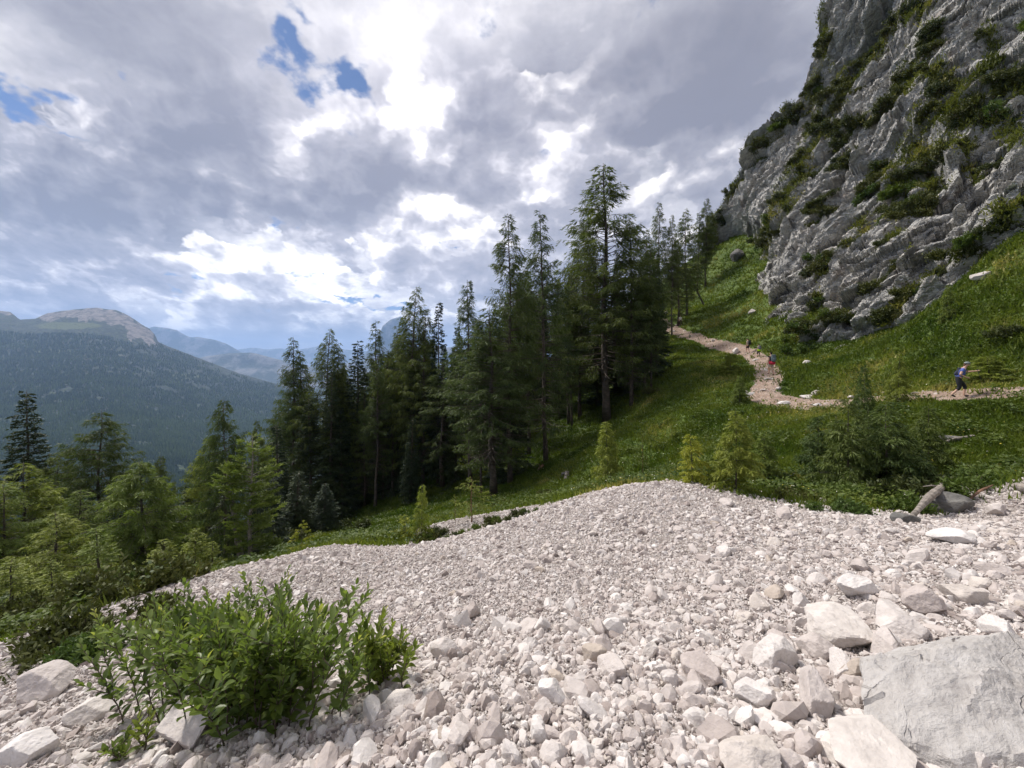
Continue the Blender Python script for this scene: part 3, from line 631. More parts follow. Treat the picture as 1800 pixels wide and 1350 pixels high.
size *= 1+.35*fbm(np.stack([A_[:, 0], A_[:, 1], 0*dist], 1), 1.1, 3)
nearm = dist < 3.2
push(scatter(A_[nearm], size[nearm], CUTS, seed=2)); push(scatter(A_[~nearm], size[~nearm], HULLS, seed=3))
A_ = pts_in(16000, -11, 14, .8, 15, 11, SCREE); dist = np.hypot(A_[:, 0], A_[:, 1])
right = np.clip((A_[:, 0]/np.maximum(A_[:, 1], 1)*1.2)+.35, .18, 1)*np.clip(1.5-dist/7, .1, 1)
A_ = A_[r_.uniform(size=len(A_)) < right]; dist = np.hypot(A_[:, 0], A_[:, 1]); size = np.exp(r_.normal(0, .25, len(A_)))*.105
push(scatter(A_[dist < 6], size[dist < 6], CUTS3, seed=4, sink=.2)); push(scatter(A_[dist >= 6], size[dist >= 6], CUTS, seed=6, sink=.2))
# fine chips between the near stones
A_ = pts_in(150000, -5, 5.5, .9, 5.5, 21, SCREE); size = np.exp(r_.normal(0, .35, len(A_)))*.021
push(scatter(A_, size, HULLS, seed=8, sink=-.1))
# rubble outside the cone, right of the crest and down the left edge
A_ = pts_in(26000, -11, 16, 2, 12, 31); q = np.stack([A_[:, 0], A_[:, 1], 0*A_[:, 0]], 1); f_ = fbm(q+70, 1.6, 3)
mk = ((f_ > -.15) & (A_[:, 0] > 4) & (A_[:, 1] < 10.8)) | ((f_ > .05) & (A_[:, 0] < -4)); mk &= ~inpoly(A_, SCREE); A_ = A_[mk]
push(scatter(A_, np.exp(r_.normal(0, .35, len(A_)))*.075, HULLS, seed=9))
# stones that rolled out over the turf along the rim
A_ = pts_in(60000, -10, 14, 3, 16, 41); mk = inpoly(A_+np.random.default_rng(2).normal(size=A_.shape)*.5, SCREE) & ~inpoly(A_, SCREE); A_ = A_[mk]
push(scatter(A_, np.exp(r_.normal(0, .4, len(A_)))*.07, HULLS, seed=19, sink=.0))
o = mesh_np('scree', np.concatenate(Vs), [np.concatenate(Ts)], M['stone'], attrs={'v': np.concatenate(As)}); tag(o, 'pale pinkish limestone scree covering the whole foreground slope', kind='stuff')
del Vs, Ts, As
# --- rocks one can tell apart
def boulder(px, py, wpx, label, seed, flat=.7, sub=4, tint=.6, yaw=0, asp=(1, .8), sink=.25, name='rock', cat='rock', planes=16, group=None, tilt=(0, 0), rough=.03, mat=None, ymin=1.0, keep=.62):
    h = hit(px, py, ymin)
    if h is None: return None
    w = wpx/F*h.y; V, T = cut_rock(seed, sub, planes, rough, flat, keep)
    if name == 'slab':                                                  # thin beds breaking off in steps
        q = (V@np.array([.55, .8, .25]))*4.5+.9*fbm(V+3, .35, 4); V[:, 2] += .022*((q-np.floor(q))**3)*(fbm(V+8, .3, 2) > -.1)+.010*fbm(V, .06, 4, .6)
    V = V*[asp[0], asp[1], 1]*w
    o = mesh_np(name, V, [T], mat or M['stone'], attrs={'v': np.full(len(V), tint)}, smooth=False)
    o.location = (h.x, h.y+w*.2, h.z+w*flat*(.5-sink)); o.rotation_euler = (tilt[0], tilt[1], yaw); tag(o, label, cat, group); return o
big = [(1720, 1290, 430, 'huge flat grey limestone slab filling the bottom right corner of the scree', .36, .55),
 (1330, 1350, 105, 'broad chalky stone at the bottom edge left of the huge slab', .5, .95), (1560, 1335, 180, 'long white slab lying against the lower left edge of the huge flat slab', .3, .93),
 (1370, 1160, 75, 'rounded blue-grey block left of the huge flat slab', .75, .8), (1240, 1190, 62, 'pitted grey round stone with a dark rough surface', .8, .2), (1490, 1115, 110, 'cream coloured crumbly block resting behind smaller grey stones', .6, .93),
 (1570, 1150, 70, 'angular grey block just above the corner of the huge slab', .7, .5), (1490, 1185, 58, 'pale cubic block between the blue-grey block and the huge slab', .75, .75), (1440, 1150, 50, 'pinkish upright stone tucked behind the pale cubic block', .9, .4),
 (1710, 1050, 62, 'white smooth oblong stone high on the right edge of the scree', .55, .95), (1770, 1115, 55, 'white egg shaped stone near the right picture edge', .8, .9), (1600, 1100, 95, 'wide pink and white slab pointing at the right edge', .4, .7),
 (1640, 1070, 55, 'brownish grey tilted stone behind the wide pink slab', .8, .25), (1450, 1240, 85, 'grey cracked block with a brown flank in the lower right', .7, .45), (1340, 1235, 60, 'bright faceted stone left of the grey cracked block', .7, .85),
 (830, 1083, 30, 'single rounded tan stone standing out on the smooth middle slope', .9, .15), (1055, 1115, 34, 'grey angular stone perched above the tan yellow pair', .9, .3), (1045, 1160, 40, 'tan stone leaning beside the wide pinkish wedge', .9, .99),
 (1080, 1180, 56, 'wide pinkish wedge shaped stone with a rusty underside', .55, .6), (1145, 1152, 34, 'pure white pointed stone in the middle right of the scree', .8, .93), (970, 1230, 40, 'tall pointed white stone standing upright in the middle foreground', 1.1, .85),
 (650, 1260, 46, 'smooth light stone below the right end of the leafy bush', .7, .8), (700, 1240, 58, 'elongated pale slab right of the leafy bush', .45, .7), (760, 1238, 24, 'small brown cube like stone near the bush', .8, .12),
 (805, 1305, 40, 'pale triangular stone at the bottom centre left', .8, .55), (775, 1300, 24, 'orange pitted stone at the bottom centre left', .9, .99), (780, 1150, 50, 'light wedge stone right above the bush tip', .6, .65),
 (955, 1105, 34, 'flat topped white stone in the middle of the slope', .7, .8), (1150, 1055, 22, 'small brown stone alone on the upper middle slope', .9, .1), (935, 995, 26, 'dark edged flat stone high on the middle slope', .4, .3),
 (310, 1290, 110, 'smooth grey-white boulder below the leafy bush', .55, .65), (150, 1255, 60, 'bright white block on the left foreground slope', .55, .93), (60, 1215, 80, 'pinkish triangular boulder near the left edge', .6, .5),
 (30, 1330, 90, 'cream slab at the bottom left corner', .45, .9), (1520, 1040, 60, 'white crumbling outcrop stone above the pink slab', .6, .9), (1385, 905, 34, 'buff block on the rubble crest below the meadow', .6, .3),
 (1690, 945, 60, 'long white stone lying on the right crest of the scree', .4, .9), (1520, 1000, 34, 'grey pointed stone on the upper right slope', .6, .35), (1240, 985, 22, 'grey stone on the upper slope right of the hump', .7, .25), (1750, 1000, 44, 'low beige stone near the right edge under the crest', .4, .35)]
for i, (px_, py_, w_, lab, fl, ti) in enumerate(big):
    huge = w_ > 300
    if huge: 
        o = boulder(px_+75, py_+30, 375, lab, 50, .24, 6, .8, R(28), (1.35, 1.0), .34, 'slab', 'rock', 9, tilt=(R(7), R(-7)), rough=.03, keep=.7, mat=M['slab'])
    else: boulder(px_, py_+w_*.2, w_*1.12, lab, 60+i, fl, 5 if w_ > 50 else 4, ti, rng.uniform(0, 6), (1, rng.uniform(.7, .95)), .22, 'rock', 'rock', rough=.028, tilt=(R(rng.uniform(-14, 14)), R(rng.uniform(-14, 14))))
# loose larger stones, nothing tells them apart within a stretch of the slope
cand = pts_in(5000, -9, 11, 1.6, 11, 77, SCREE); cnt = 0
PR = [cut_rock(500+i, 3, 14, .03, .7) for i in range(10)]; PM = []
for i, (V, T) in enumerate(PR):
    me_o = mesh_np('stone', V, [T], M['stone'], attrs={'v': np.full(len(V), [.2, .45, .6, .7, .85, .95, .35, .5, .99, .75][i])}); PM.append(me_o.data); bpy.data.objects.remove(me_o)
for (x, y) in cand:
    u = x/y
    if rng.uniform() > (.55 if u > .35 and y < 6 else .14): continue
    px_, py_ = CX+F*u, HZ-F*gz(x, y)/y
    if px_ < -60 or px_ > 1860 or py_ > 1380: continue
    if px_ < 740 and px_ > 190 and py_ > 1010: continue
    if cnt >= 215: break
    s = float(np.exp(rng.normal(0, .25)))*(.15 if u > .2 else .115)
    side = 'right' if px_ > 1200 else ('middle' if px_ > 600 else 'left'); hgt = 'upper' if y > 4.6 else ('lower' if y < 2.6 else 'mid')
    k = int(rng.integers(0, 10)); o = bpy.data.objects.new('stone', PM[k]); COL.objects.link(o)
    o.location = (x, y, gz(x, y)+s*.14); o.scale = (s, s*rng.uniform(.75, 1.1), s*rng.uniform(.7, 1)); o.rotation_euler = (rng.normal()*.5, rng.normal()*.5, rng.uniform(0, 6.28))
    tag(o, f'pale angular stone bigger than its neighbours on the {hgt} {side} scree', 'stone', f'loose stones on the {hgt} {side} scree'); cnt += 1
# ------------------------------------------------------------------ footpath
PP = [(1158, 560, 60), (1166, 567, 60), (1178, 577, 56), (1200, 588, 50), (1235, 598, 45), (1270, 607, 42), (1312, 620, 40), (1336, 634, 34), (1352, 652, 30), (1352, 672, 27), (1338, 688, 26), (1352, 704, 25), (1400, 712, 22), (1460, 711, 20), (1520, 706, 17), (1580, 701, 16), (1640, 696, 15), (1700, 693, 15), (1770, 690, 14), (1840, 686, 13), (1950, 684, 12)]
_pc = []
for (a_, b_, y_) in PP:
    h = hit(a_, b_, y_-6)
    if h: _pc.append(h[:])
_pc = np.array(_pc); _d = np.concatenate([[0], np.cumsum(np.linalg.norm(np.diff(_pc[:, :2], axis=0), axis=1))]); _s = np.arange(0, _d[-1], .25)
_cx = np.interp(_s, _d, _pc[:, 0]); _cy = np.interp(_s, _d, _pc[:, 1])
for _ in range(10): _cx[1:-1] = (_cx[:-2]+_cx[1:-1]*2+_cx[2:])/4; _cy[1:-1] = (_cy[:-2]+_cy[1:-1]*2+_cy[2:])/4
PATHC = np.stack([_cx, _cy], 1)
def path_dist(xy):
    out = np.full(len(xy), 99.); near = (xy[:, 0] > 8) & (xy[:, 1] > 9); q = xy[near]; c = PATHC[::3]; dd = np.full(len(q), 99.)
    for s in range(0, len(q), 20000): dd[s:s+20000] = np.sqrt(((q[s:s+20000, None]-c[None])**2).sum(2)).min(1)
    out[near] = dd; return out
_t = np.gradient(PATHC, axis=0); _t /= np.linalg.norm(_t, axis=1)[:, None]; _nn = np.stack([-_t[:, 1], _t[:, 0]], 1)
wid = 1.2+.4*gnoise(np.stack([_s/4, _s*0, _s*0], 1)); k = np.linspace(-1, 1, 15)
ed = np.stack([gnoise(np.stack([_s/1.1, _s*0+9, _s*0], 1)), gnoise(np.stack([_s/1.1, _s*0+19, _s*0], 1))], 1)*.3
XY = PATHC[:, None]+_nn[:, None]*(k[None, :, None]*(wid[:, None]+np.where(k[None] > 0, ed[:, :1], ed[:, 1:]))[:, :, None]); q = XY.reshape(-1, 2)
zz = ground(q[:, 0], q[:, 1])+np.tile(.09*(1-np.abs(k)**3)-.03, len(PATHC)); V = np.concatenate([q, zz[:, None]], 1); V[:, 2] += .035*fbm(V, .5, 3)
m, n, b = new_mat('path'); p, g = pos(n); n1 = n.noise(p, 1.2, 5, .6)[0]; n2 = n.noise(p, 9, 4, .65)[0]; v1 = n.vor(p, 7, 'F1')[0]
c = n.mix(n.ss(n1, .35, .65), (.30, .205, .155), (.41, .31, .25)); c = n.mix(n.ss(n2, .55, .7), c, (.46, .42, .38)); c = n.mix(n.m('MULTIPLY', n.ss(v1, .35, .6), .6), c, (.16, .115, .09))
n.put(b.inputs['Base Color'], c); b.inputs['Roughness'].default_value = .95; n.put(b.inputs['Normal'], n.bump(n.m('SUBTRACT', n2, v1), 1, .06))
o = mesh_np('path', V, [grid_faces(len(PATHC), 15)], m, attrs={}, smooth=True); tag(o, kind='structure')
# stones trodden into it
r_ = np.random.default_rng(44); i_ = r_.integers(0, len(PATHC), 3800); off_ = r_.normal(size=3800)*.62
xy = PATHC[i_]+_nn[i_]*off_[:, None]+r_.normal(size=(3800, 2))*.1; sz = np.exp(r_.normal(0, .5, 3800))*.085
kp_ = r_.uniform(size=3800) < .7; a_ = scatter(xy[kp_], sz[kp_], HULLS, seed=12, sink=.05, tilt=.25, tint=r_.uniform(0, .6, kp_.sum())); o = mesh_np('path_stones', a_[0], [a_[1]], M['stone'], attrs={'v': a_[2]}); tag(o, 'small pale stones trodden into the path', kind='stuff')
for j, (px_, py_, w_, lab) in enumerate([(1355, 668, 16, 'flat pale stone in the middle of the path at the walker in beige shorts'), (1372, 685, 18, 'flat broken stone slab on the path below the walker with the red jacket'), (1345, 650, 14, 'dark edged step stone across the path'), (1312, 690, 16, 'white kerb stone on the outer edge of the path bend'), (1320, 695, 20, 'long white slab on the outer lip of the path bend'), (1330, 634, 12, 'rounded pale rock on the left edge of the path below the child'),
     (1420, 700, 24, 'grey outcrop stone beside the path right of the bend'), (1440, 695, 30, 'jagged grey rock on the uphill side of the path'), (1185, 583, 9, 'pale slab among the steps at the upper end of the path'), (1204, 582, 7, 'flat light stone on the steps near the far walkers'), (1190, 572, 8, 'brown step stone high on the path'), (1500, 700, 18, 'white stone on the lower rim of the path above the larch clump'), (1556, 692, 16, 'pale stone at the path edge right of the slim larch tip'), (1175, 570, 8, 'grey stone by the leaning trunk at the path end'), (1385, 712, 26, 'broad pale slab at the lowest point of the path'), (1440, 715, 20, 'flat cream slab on the near rim of the path')]):
    boulder(px_, py_, w_*1., lab, 200+j, .4, 3, rng.uniform(.4, .95), rng.uniform(0, 6), (1, .7), .3, 'rock', 'rock', ymin=13)
for j, (px_, py_, w_, fl, ti, lab, y0) in enumerate([(1325, 551, 18, .6, .95, 'white boulder alone in the meadow above the path', 45), (1678, 778, 28, .5, .93, 'white boulder lying by the grey fallen branch in the meadow', 11), (1680, 900, 66, .5, .15, 'large dark grey boulder beside the weathered stump', 6.5), (1300, 455, 26, .8, .3, 'grey rock outcrop in the grass wedge between the buttresses', 70),
     (1600, 928, 40, .5, .3, 'grey stone left of the weathered stump', 6.6), (1280, 890, 30, .5, .5, 'flat stone under the bright green larch', 7), (1760, 905, 40, .5, .6, 'pale block on the rubble near the right edge', 7), (996, 838, 14, .9, .3, 'grey tree stump shaped rock on the shaded slope', 20), (1640, 503, 30, .7, .4, 'pale grey block at the foot of the cliff on the right', 26), (1735, 488, 26, .6, .6, 'light rock in the grass under the cliff at the right', 24), (1420, 640, 14, .6, .8, 'small white stone in the meadow left of the cliff foot', 30), (1255, 600, 9, .6, .9, 'white stone on the lower verge of the upper path', 50), (1295, 622, 14, .9, .7, 'pale rock poking from the grass below the path', 40)]):
    boulder(px_, py_, w_*1.1, lab, 240+j, fl, 4, ti, rng.uniform(0, 6), (1, .8), .25, 'rock', 'rock', ymin=y0, mat=M['grey_rock'] if 'grey' in lab else None)
# ------------------------------------------------------------------ conifers
def conifer(seed, H, Wd, base, style, crownmat, twigden=1., leaf=(.15, .04), barkmat='bark', nbr=150, gaps=.12, dead=0, trunk_r=.011, twlen=(.25, .6), trunks=1):
    r = np.random.default_rng(seed); tb = MB(); cb = MB()
    zt = np.linspace(0, 1, 12); wob = np.stack([np.cumsum(r.normal(size=12))*.003*H, np.cumsum(r.normal(size=12))*.003*H, zt*H], 1); wob[:, :2] -= wob[0, :2]
    wob[0, 2] = -.5*min(1, H/8)
    tr = H*trunk_r*np.array([1.35]+[(1-z)**.85+.05 for z in zt[1:]]); tb.tube(wob, tr, 9, .5)
    def axis_at(h): return np.array([np.interp(h, wob[:, 2], wob[:, 0]), np.interp(h, wob[:, 2], wob[:, 1]), h])
    C_, D_, W_, L_, Wi_, A_ = [], [], [], [], [], []
    missing = r.uniform(0, 2*np.pi, 4); mh = r.uniform(base, .9, 4)
    for i in range(nbr):
        u = (i+r.uniform())/nbr; t = u**.85                          # 0 top .. 1 crown base
        h = H*(1-t*(1-base))-.01*H; az = r.uniform(0, 2*np.pi) if style != 'spruce' else (i*2.39996+r.normal()*.25)
        if np.any((np.abs(h/H-mh) < .09) & (np.abs((az-missing+np.pi) % (2*np.pi)-np.pi) < .6)): continue
        if r.uniform() < gaps: continue
        if style == 'spruce': Lb = Wd/2*(t**.80)*r.uniform(.75, 1.12); el0, el1, tipup = (.45-1.0*t), -.25*t-.1, .25
        elif style == 'larch': Lb = Wd/2*min(1, (t*1.55)**.72)*(1-.3*max(0, t-.65)/.35)*r.uniform(.68, 1.2); el0, el1, tipup = .55-.75*t, -.35*t, .35
        elif style == 'pine': Lb = Wd/2*min(1, (t*2.2)**.6)*(1-.3*max(0, t-.7)/.3)*r.uniform(.55, 1.1); el0, el1, tipup = .5-.4*t, .1, .5
        else: Lb = Wd/2*(t**.75)*r.uniform(.65, 1.15); el0, el1, tipup = .75-.75*t, -.75*t, -.1     # young, weeping
        Lb = max(Lb, .03*H*.5); ns = 8; s = np.linspace(0, 1, ns+1)
        el = el0+(el1-el0)*s+tipup*s**3*1.2+r.normal()*.08; azs = az+np.cumsum(r.normal(size=ns+1))*.07
        d = np.stack([np.cos(azs)*np.cos(el), np.sin(azs)*np.cos(el), np.sin(el)], 1)
        P = axis_at(h)+np.concatenate([[[0, 0, 0]], np.cumsum(d[:-1]*Lb/ns, axis=0)])
        isdead = r.uniform() < dead*max(0, t-.55)*2.2
        tb.tube(P, np.linspace(max(.006*Lb+.004*H*.25, .004), .002, ns+1)*(1 if H > 6 else .7), 3, .5, cap=False)
        if isdead: continue
        nt_ = max(5, int(Lb/(.17*twlen[1]/.6)*twigden*1.7)); sj = r.uniform(.12 if style != 'larch' else .15, 1, nt_)**.8
        pj = np.stack([np.interp(sj, s, P[:, k]) for k in range(3)], 1); dj = unit(np.stack([np.interp(sj, s, d[:, k]) for k in range(3)], 1))
        side = unit(np.cross(dj, [0, 0, 1.]))*r.choice([-1, 1], nt_)[:, None]
        tl = r.uniform(*twlen, nt_)*(1.15-.55*sj)*(.6 if t < .12 else 1)
        if style == 'spruce': td = unit(dj*.75+side*r.uniform(.5, 1.1, (nt_, 1))+np.array([0, 0, -1])*r.uniform(.05, .55, (nt_, 1)))
        elif style == 'larch': td = unit(dj*.5+side*r.uniform(.1, .8, (nt_, 1))+np.array([0, 0, -1])*r.uniform(.25, 1.5, (nt_, 1))*(.35+t))
        elif style == 'pine': td = unit(dj*.8+side*r.uniform(.2, 1, (nt_, 1))+np.array([0, 0, 1])*r.uniform(-.1, .6, (nt_, 1)))
        else: td = unit(dj*.5+side*r.uniform(.1, .9, (nt_, 1))+np.array([0, 0, -1])*r.uniform(.2, 1.6, (nt_, 1))*(.2+t))
        nl = max(3, int(np.mean(twlen)/(leaf[0]*.36))); k = np.arange(nl)/nl
        kk = np.broadcast_to(k[None, :, None], (nt_, nl, 1))
        dd = unit(td[:, None]+np.array([0, 0, -1])*kk*(.5 if style in ('larch', 'young') else .1))
        c = pj[:, None]+dd*tl[:, None, None]*kk
        rd = unit(dd*1.1+r.normal(size=(nt_, nl, 3))*(.32 if style in ('larch', 'young') else .5)); w = unit(np.cross(rd, r.normal(size=(nt_, nl, 3))))
        C_.append(c.reshape(-1, 3)); D_.append(rd.reshape(-1, 3)); W_.append(w.reshape(-1, 3)); m_ = nt_*nl
        L_.append(leaf[0]*r.uniform(.7, 1.4, m_)); Wi_.append(leaf[1]*r.uniform(.7, 1.4, m_))
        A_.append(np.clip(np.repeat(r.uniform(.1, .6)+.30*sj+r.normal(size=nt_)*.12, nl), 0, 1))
    # leader
    C_, D_, W_, L_, Wi_, A_ = map(np.concatenate, (C_, D_, W_, L_, Wi_, A_))
    V, Q = leaf_quads(C_, D_, W_, L_, Wi_); cb.add(V, Q=Q, v=np.repeat(A_, 4))
    if dead:
        for i in range(int(14*dead)):
            h = H*r.uniform(base*.35, base+.2); az = r.uniform(0, 6.28); Lb = Wd*.32*r.uniform(.4, 1); s = np.linspace(0, 1, 6)
            P = axis_at(h)+np.stack([np.cos(az+s*.3)*s*Lb, np.sin(az+s*.3)*s*Lb, -.30*Lb*s**1.5+r.normal(size=6)*.03*Lb], 1); tb.tube(P, np.linspace(.035, .008, 6)*H/26, 4, .9, cap=False)
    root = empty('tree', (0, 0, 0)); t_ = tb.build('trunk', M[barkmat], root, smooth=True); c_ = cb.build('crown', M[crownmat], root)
    return root
KIND = {}
def reg(k, H, **kw): KIND.setdefault(k, []).append((conifer(H=H, **kw), H, kw['Wd']/H))
for i in range(4): reg('larch', 26, seed=10+i, Wd=[6.5, 7.2, 6.0, 8][i], base=[.2, .13, .26, .16][i], style='larch', crownmat='larch', nbr=350, dead=.8, twigden=1.8, leaf=(.24, .046), twlen=(.35, 1.15), trunk_r=.0085, gaps=.06)
for i in range(3): reg('spruce', 22, seed=30+i, Wd=[6.0, 5.0, 6.6][i], base=[.06, .1, .04][i], style='spruce', crownmat='spruce', nbr=260, twigden=1.6, leaf=(.22, .09), gaps=.05, twlen=(.35, .85), trunk_r=.009)
for i in range(3): reg('midlarch', 13, seed=40+i, Wd=[4.8, 5.6, 4.6][i], base=[.1, .16, .06][i], style='larch', crownmat=['young', 'larch', 'young'][i], nbr=240, twigden=2.3, leaf=(.20, .034), twlen=(.25, .85), trunk_r=.009, dead=.4)
for i in range(2): reg('weeping', 6.5, seed=50+i, Wd=[5.6, 4.2][i], base=.06, style='young', crownmat='young', nbr=240, twigden=2.6, leaf=(.16, .024), twlen=(.2, .55), gaps=.05)
for i in range(2): reg('young', 3.2, seed=60+i, Wd=[1.5, 1.8][i], base=.05, style='young', crownmat='young', nbr=170, twigden=2.8, leaf=(.11, .018), twlen=(.1, .34), gaps=.06, trunk_r=.008)
reg('young', 3.2, seed=64, Wd=1.9, base=.05, style='young', crownmat='mid', nbr=170, twigden=2.6, leaf=(.11, .018), twlen=(.1, .36), gaps=.06, trunk_r=.008)
reg('yellow', 2.6, seed=70, Wd=1.1, base=.08, style='young', crownmat='yellow', nbr=120, twigden=2.4, trunk_r=.008, leaf=(.10, .018), twlen=(.1, .25), gaps=.15)
reg('yellow', 2.6, seed=71, Wd=1.3, base=.2, style='larch', crownmat='yellow', nbr=70, twigden=1.4, trunk_r=.008, leaf=(.075, .024), twlen=(.08, .22), gaps=.15)
reg('thin', 2.6, seed=72, Wd=1.2, base=.3, style='larch', crownmat='young', nbr=50, twigden=1., trunk_r=.008, leaf=(.07, .02), twlen=(.08, .2), gaps=.2, barkmat='bark_red')
for i in range(2): reg('pine', 9, seed=80+i, Wd=[3.4, 3.0][i], base=[.12, .3][i], style='pine', crownmat='young', nbr=150, twigden=1.8, leaf=(.15, .05), twlen=(.2, .5), gaps=.12, barkmat='deadwood')
for i in range(2): reg('smallspruce', 6, seed=90+i, Wd=2.6, base=.04, style='spruce', crownmat='young', nbr=120, twigden=1.6, leaf=(.13, .042), twlen=(.15, .4), gaps=.1)
_used = set()
def tree(kind, px, top, base, label, wpx=None, ymin=12.5, Y=None, var=None, cat='tree', group=None, name=None, lean=0, rz=None):
    if Y: h = W(px, base, Y); h = Vector((h[0], h[1], min(gz(h[0], h[1]), h[2])))
    else:
        h = hit(px, base, ymin)
        if h is None: Y = 56.; x_ = (px-CX)/F*Y; h = Vector((x_, Y, gz(x_, Y)))
    Ht = (HZ-top)/F*h.y-h.z
    if Ht < .3: return None
    lst = KIND[kind]; i = var if var is not None else int(rng.integers(0, len(lst))); root, H0, asp = lst[i]
    if (kind, i) in _used: o = copy_tree(root)
    else: o = root; _used.add((kind, i))
    sz = Ht/H0; sx = (wpx*1.22/F*h.y/(asp*H0)) if wpx else sz*rng.uniform(.9, 1.15)
    o.location = h; o.scale = (sx, sx, sz); o.rotation_euler = (rng.normal()*.012, R(lean)+rng.normal()*.012, rng.uniform(0, 6.28) if rz is None else rz)
    o.name = name or {'larch': 'larch_tree', 'spruce': 'spruce_tree', 'midlarch': 'larch_tree', 'weeping': 'larch_tree', 'young': 'young_larch', 'yellow': 'young_larch', 'thin': 'young_larch', 'pine': 'pine_tree', 'smallspruce': 'young_spruce'}[kind]
    tag(o, label, cat, group); return o
G1 = 'tall larches and spruces of the dark wood'
TREES = [
 ('larch', 1067, 293, 742, 'tallest larch of the wood, broad ragged crown and long bare lower trunk', 165, 0), ('larch', 960, 365, 812, 'tall larch left of the tallest one, standing lowest on the green slope', 105, 1),
 ('larch', 897, 377, 850, 'tall thin topped larch, sparse see-through tip against the bright cloud', 92, 2), ('larch', 1020, 385, 735, 'dense larch tucked against the left side of the tallest larch', 90, 3),
 ('larch', 1110, 385, 715, 'larch with long right hand branches just right of the tallest one', 85, 1), ('larch', 1135, 425, 690, 'shorter larch at the right edge of the dark wood', 70, 3),
 ('larch', 826, 490, 858, 'larch with a feathery pale tip in the gap left of the tall group', 80, 2), ('larch', 868, 540, 872, 'wide armed shaded larch in front of the thin topped one', 150, 0),
 ('larch', 720, 503, 862, 'broad rounded larch in the middle of the wood', 95, 3), ('larch', 742, 540, 858, 'larch pressed to the right side of the broad rounded one', 85, 1), ('spruce', 770, 530, 850, 'black spire shaped spruce with short stiff branches', 52, 1),
 ('spruce', 800, 572, 850, 'second black spruce with a pointed tip right of the spire shaped one', 60, 2), ('larch', 778, 635, 857, 'younger grey-green larch with a straight thin stem before the black spruces', 85, 2),
 ('larch', 661, 563, 873, 'slender larch with a pointed bare tip left of the broad rounded one', 70, 1), ('spruce', 626, 598, 892, 'dark fan topped spruce between two larches', 82, 0), ('larch', 572, 577, 905, 'flat topped larch with three leaders, second from the left end of the wood', 85, 3),
 ('larch', 590, 600, 900, 'leaning larch behind the flat topped one', 62, 0), ('larch', 514, 592, 915, 'leftmost tall larch of the dark wood', 78, 1), ('larch', 530, 615, 908, 'larch sharing its crown with the leftmost tall one', 60, 2),
 ('spruce', 722, 735, 885, 'low dark ivy-like spruce at the front foot of the wood', 38, 1), ('spruce', 895, 690, 845, 'low black spruce filling the foot of the tall group', 85, 0), ('spruce', 690, 690, 872, 'short dark spruce in the shade under the broad rounded larch', 60, 2),
 ('spruce', 545, 700, 915, 'dark spruce in the shade under the leftmost larches', 75, 0), ('spruce', 600, 715, 905, 'low dark spruce under the leaning larch', 70, 2), ('spruce', 490, 745, 935, 'dark spruce closing the left end of the wood', 60, 1),
 ('spruce', 1050, 590, 712, 'black spruce in the shade behind the trunk of the tallest larch', 60, 0), ('spruce', 1100, 600, 690, 'squat black spruce beside the fallen trunks', 60, 2), ('larch', 930, 470, 800, 'shaded larch filling the gap between the two tall ones', 70, 0),
 ('larch', 1160, 353, 598, 'narrow larch with a pale tip above the end of the path', 48, 1), ('larch', 1181, 378, 590, 'thin dark larch behind the end of the path', 30, 2), ('larch', 1207, 367, 556, 'dense dark larch on the meadow left of the cliff foot', 56, 3),
 ('larch', 1240, 349, 505, 'sparse pale larch against the sky beside the cliff foot', 34, 2), ('larch', 1226, 372, 515, 'short larch crowded against the pale one at the cliff foot', 34, 0), ('larch', 1140, 400, 620, 'shaded larch left of the narrow one over the path end', 52, 0), ('larch', 1192, 420, 572, 'low larch with drooping branches over the upper path', 50, 1),
 ('spruce', 1082, 480, 690, 'dark spruce showing between the tallest larch and the edge of the wood', 70, 1), ('larch', 1000, 480, 745, 'shaded larch just left behind the tallest', 60, 2),
 ('larch', 845, 560, 868, 'drooping shaded larch left of the wide armed one', 66, 3), ('larch', 690, 580, 868, 'thin shaded larch left of the broad rounded one', 60, 0),
]
for (k, px_, t_, b_, lab, w_, v_) in TREES: tree(k, px_, t_, b_, lab, w_, 14, var=v_, group=None)
ENV = [(470, 760), (500, 640), (560, 610), (640, 620), (660, 610), (700, 560), (770, 585), (850, 560), (900, 470), (960, 450), (1010, 450), (1060, 420), (1120, 440), (1160, 430), (1200, 430), (1235, 430)]
n_f = 0
for i in range(400):
    px_ = rng.uniform(480, 1165); Y = rng.uniform(46, 108); x = (px_-CX)/F*Y; z = gz(x, Y); base = HZ-z/Y*F
    if base < 560 or (base > 860 and Y < 50): continue
    top = np.interp(px_, *zip(*ENV))+rng.uniform(8, 90)
    if (base-top)/F*Y < 9 or (base-top)/F*Y > 30: continue
    k = 'spruce' if rng.uniform() < .6 else 'larch'
    rg = 'at the left end of' if px_ < 640 else ('in the middle of' if px_ < 860 else ('behind the tallest larches of' if px_ < 1080 else 'at the right end of')); kn = 'black spruce' if k == 'spruce' else 'shadowy larch'; tree(k, px_, top, base, f'{kn} deep {rg} the dark wood', None, Y=Y, group=f'{kn} trees deep {rg} the wood'); n_f += 1
    if n_f >= 110: break
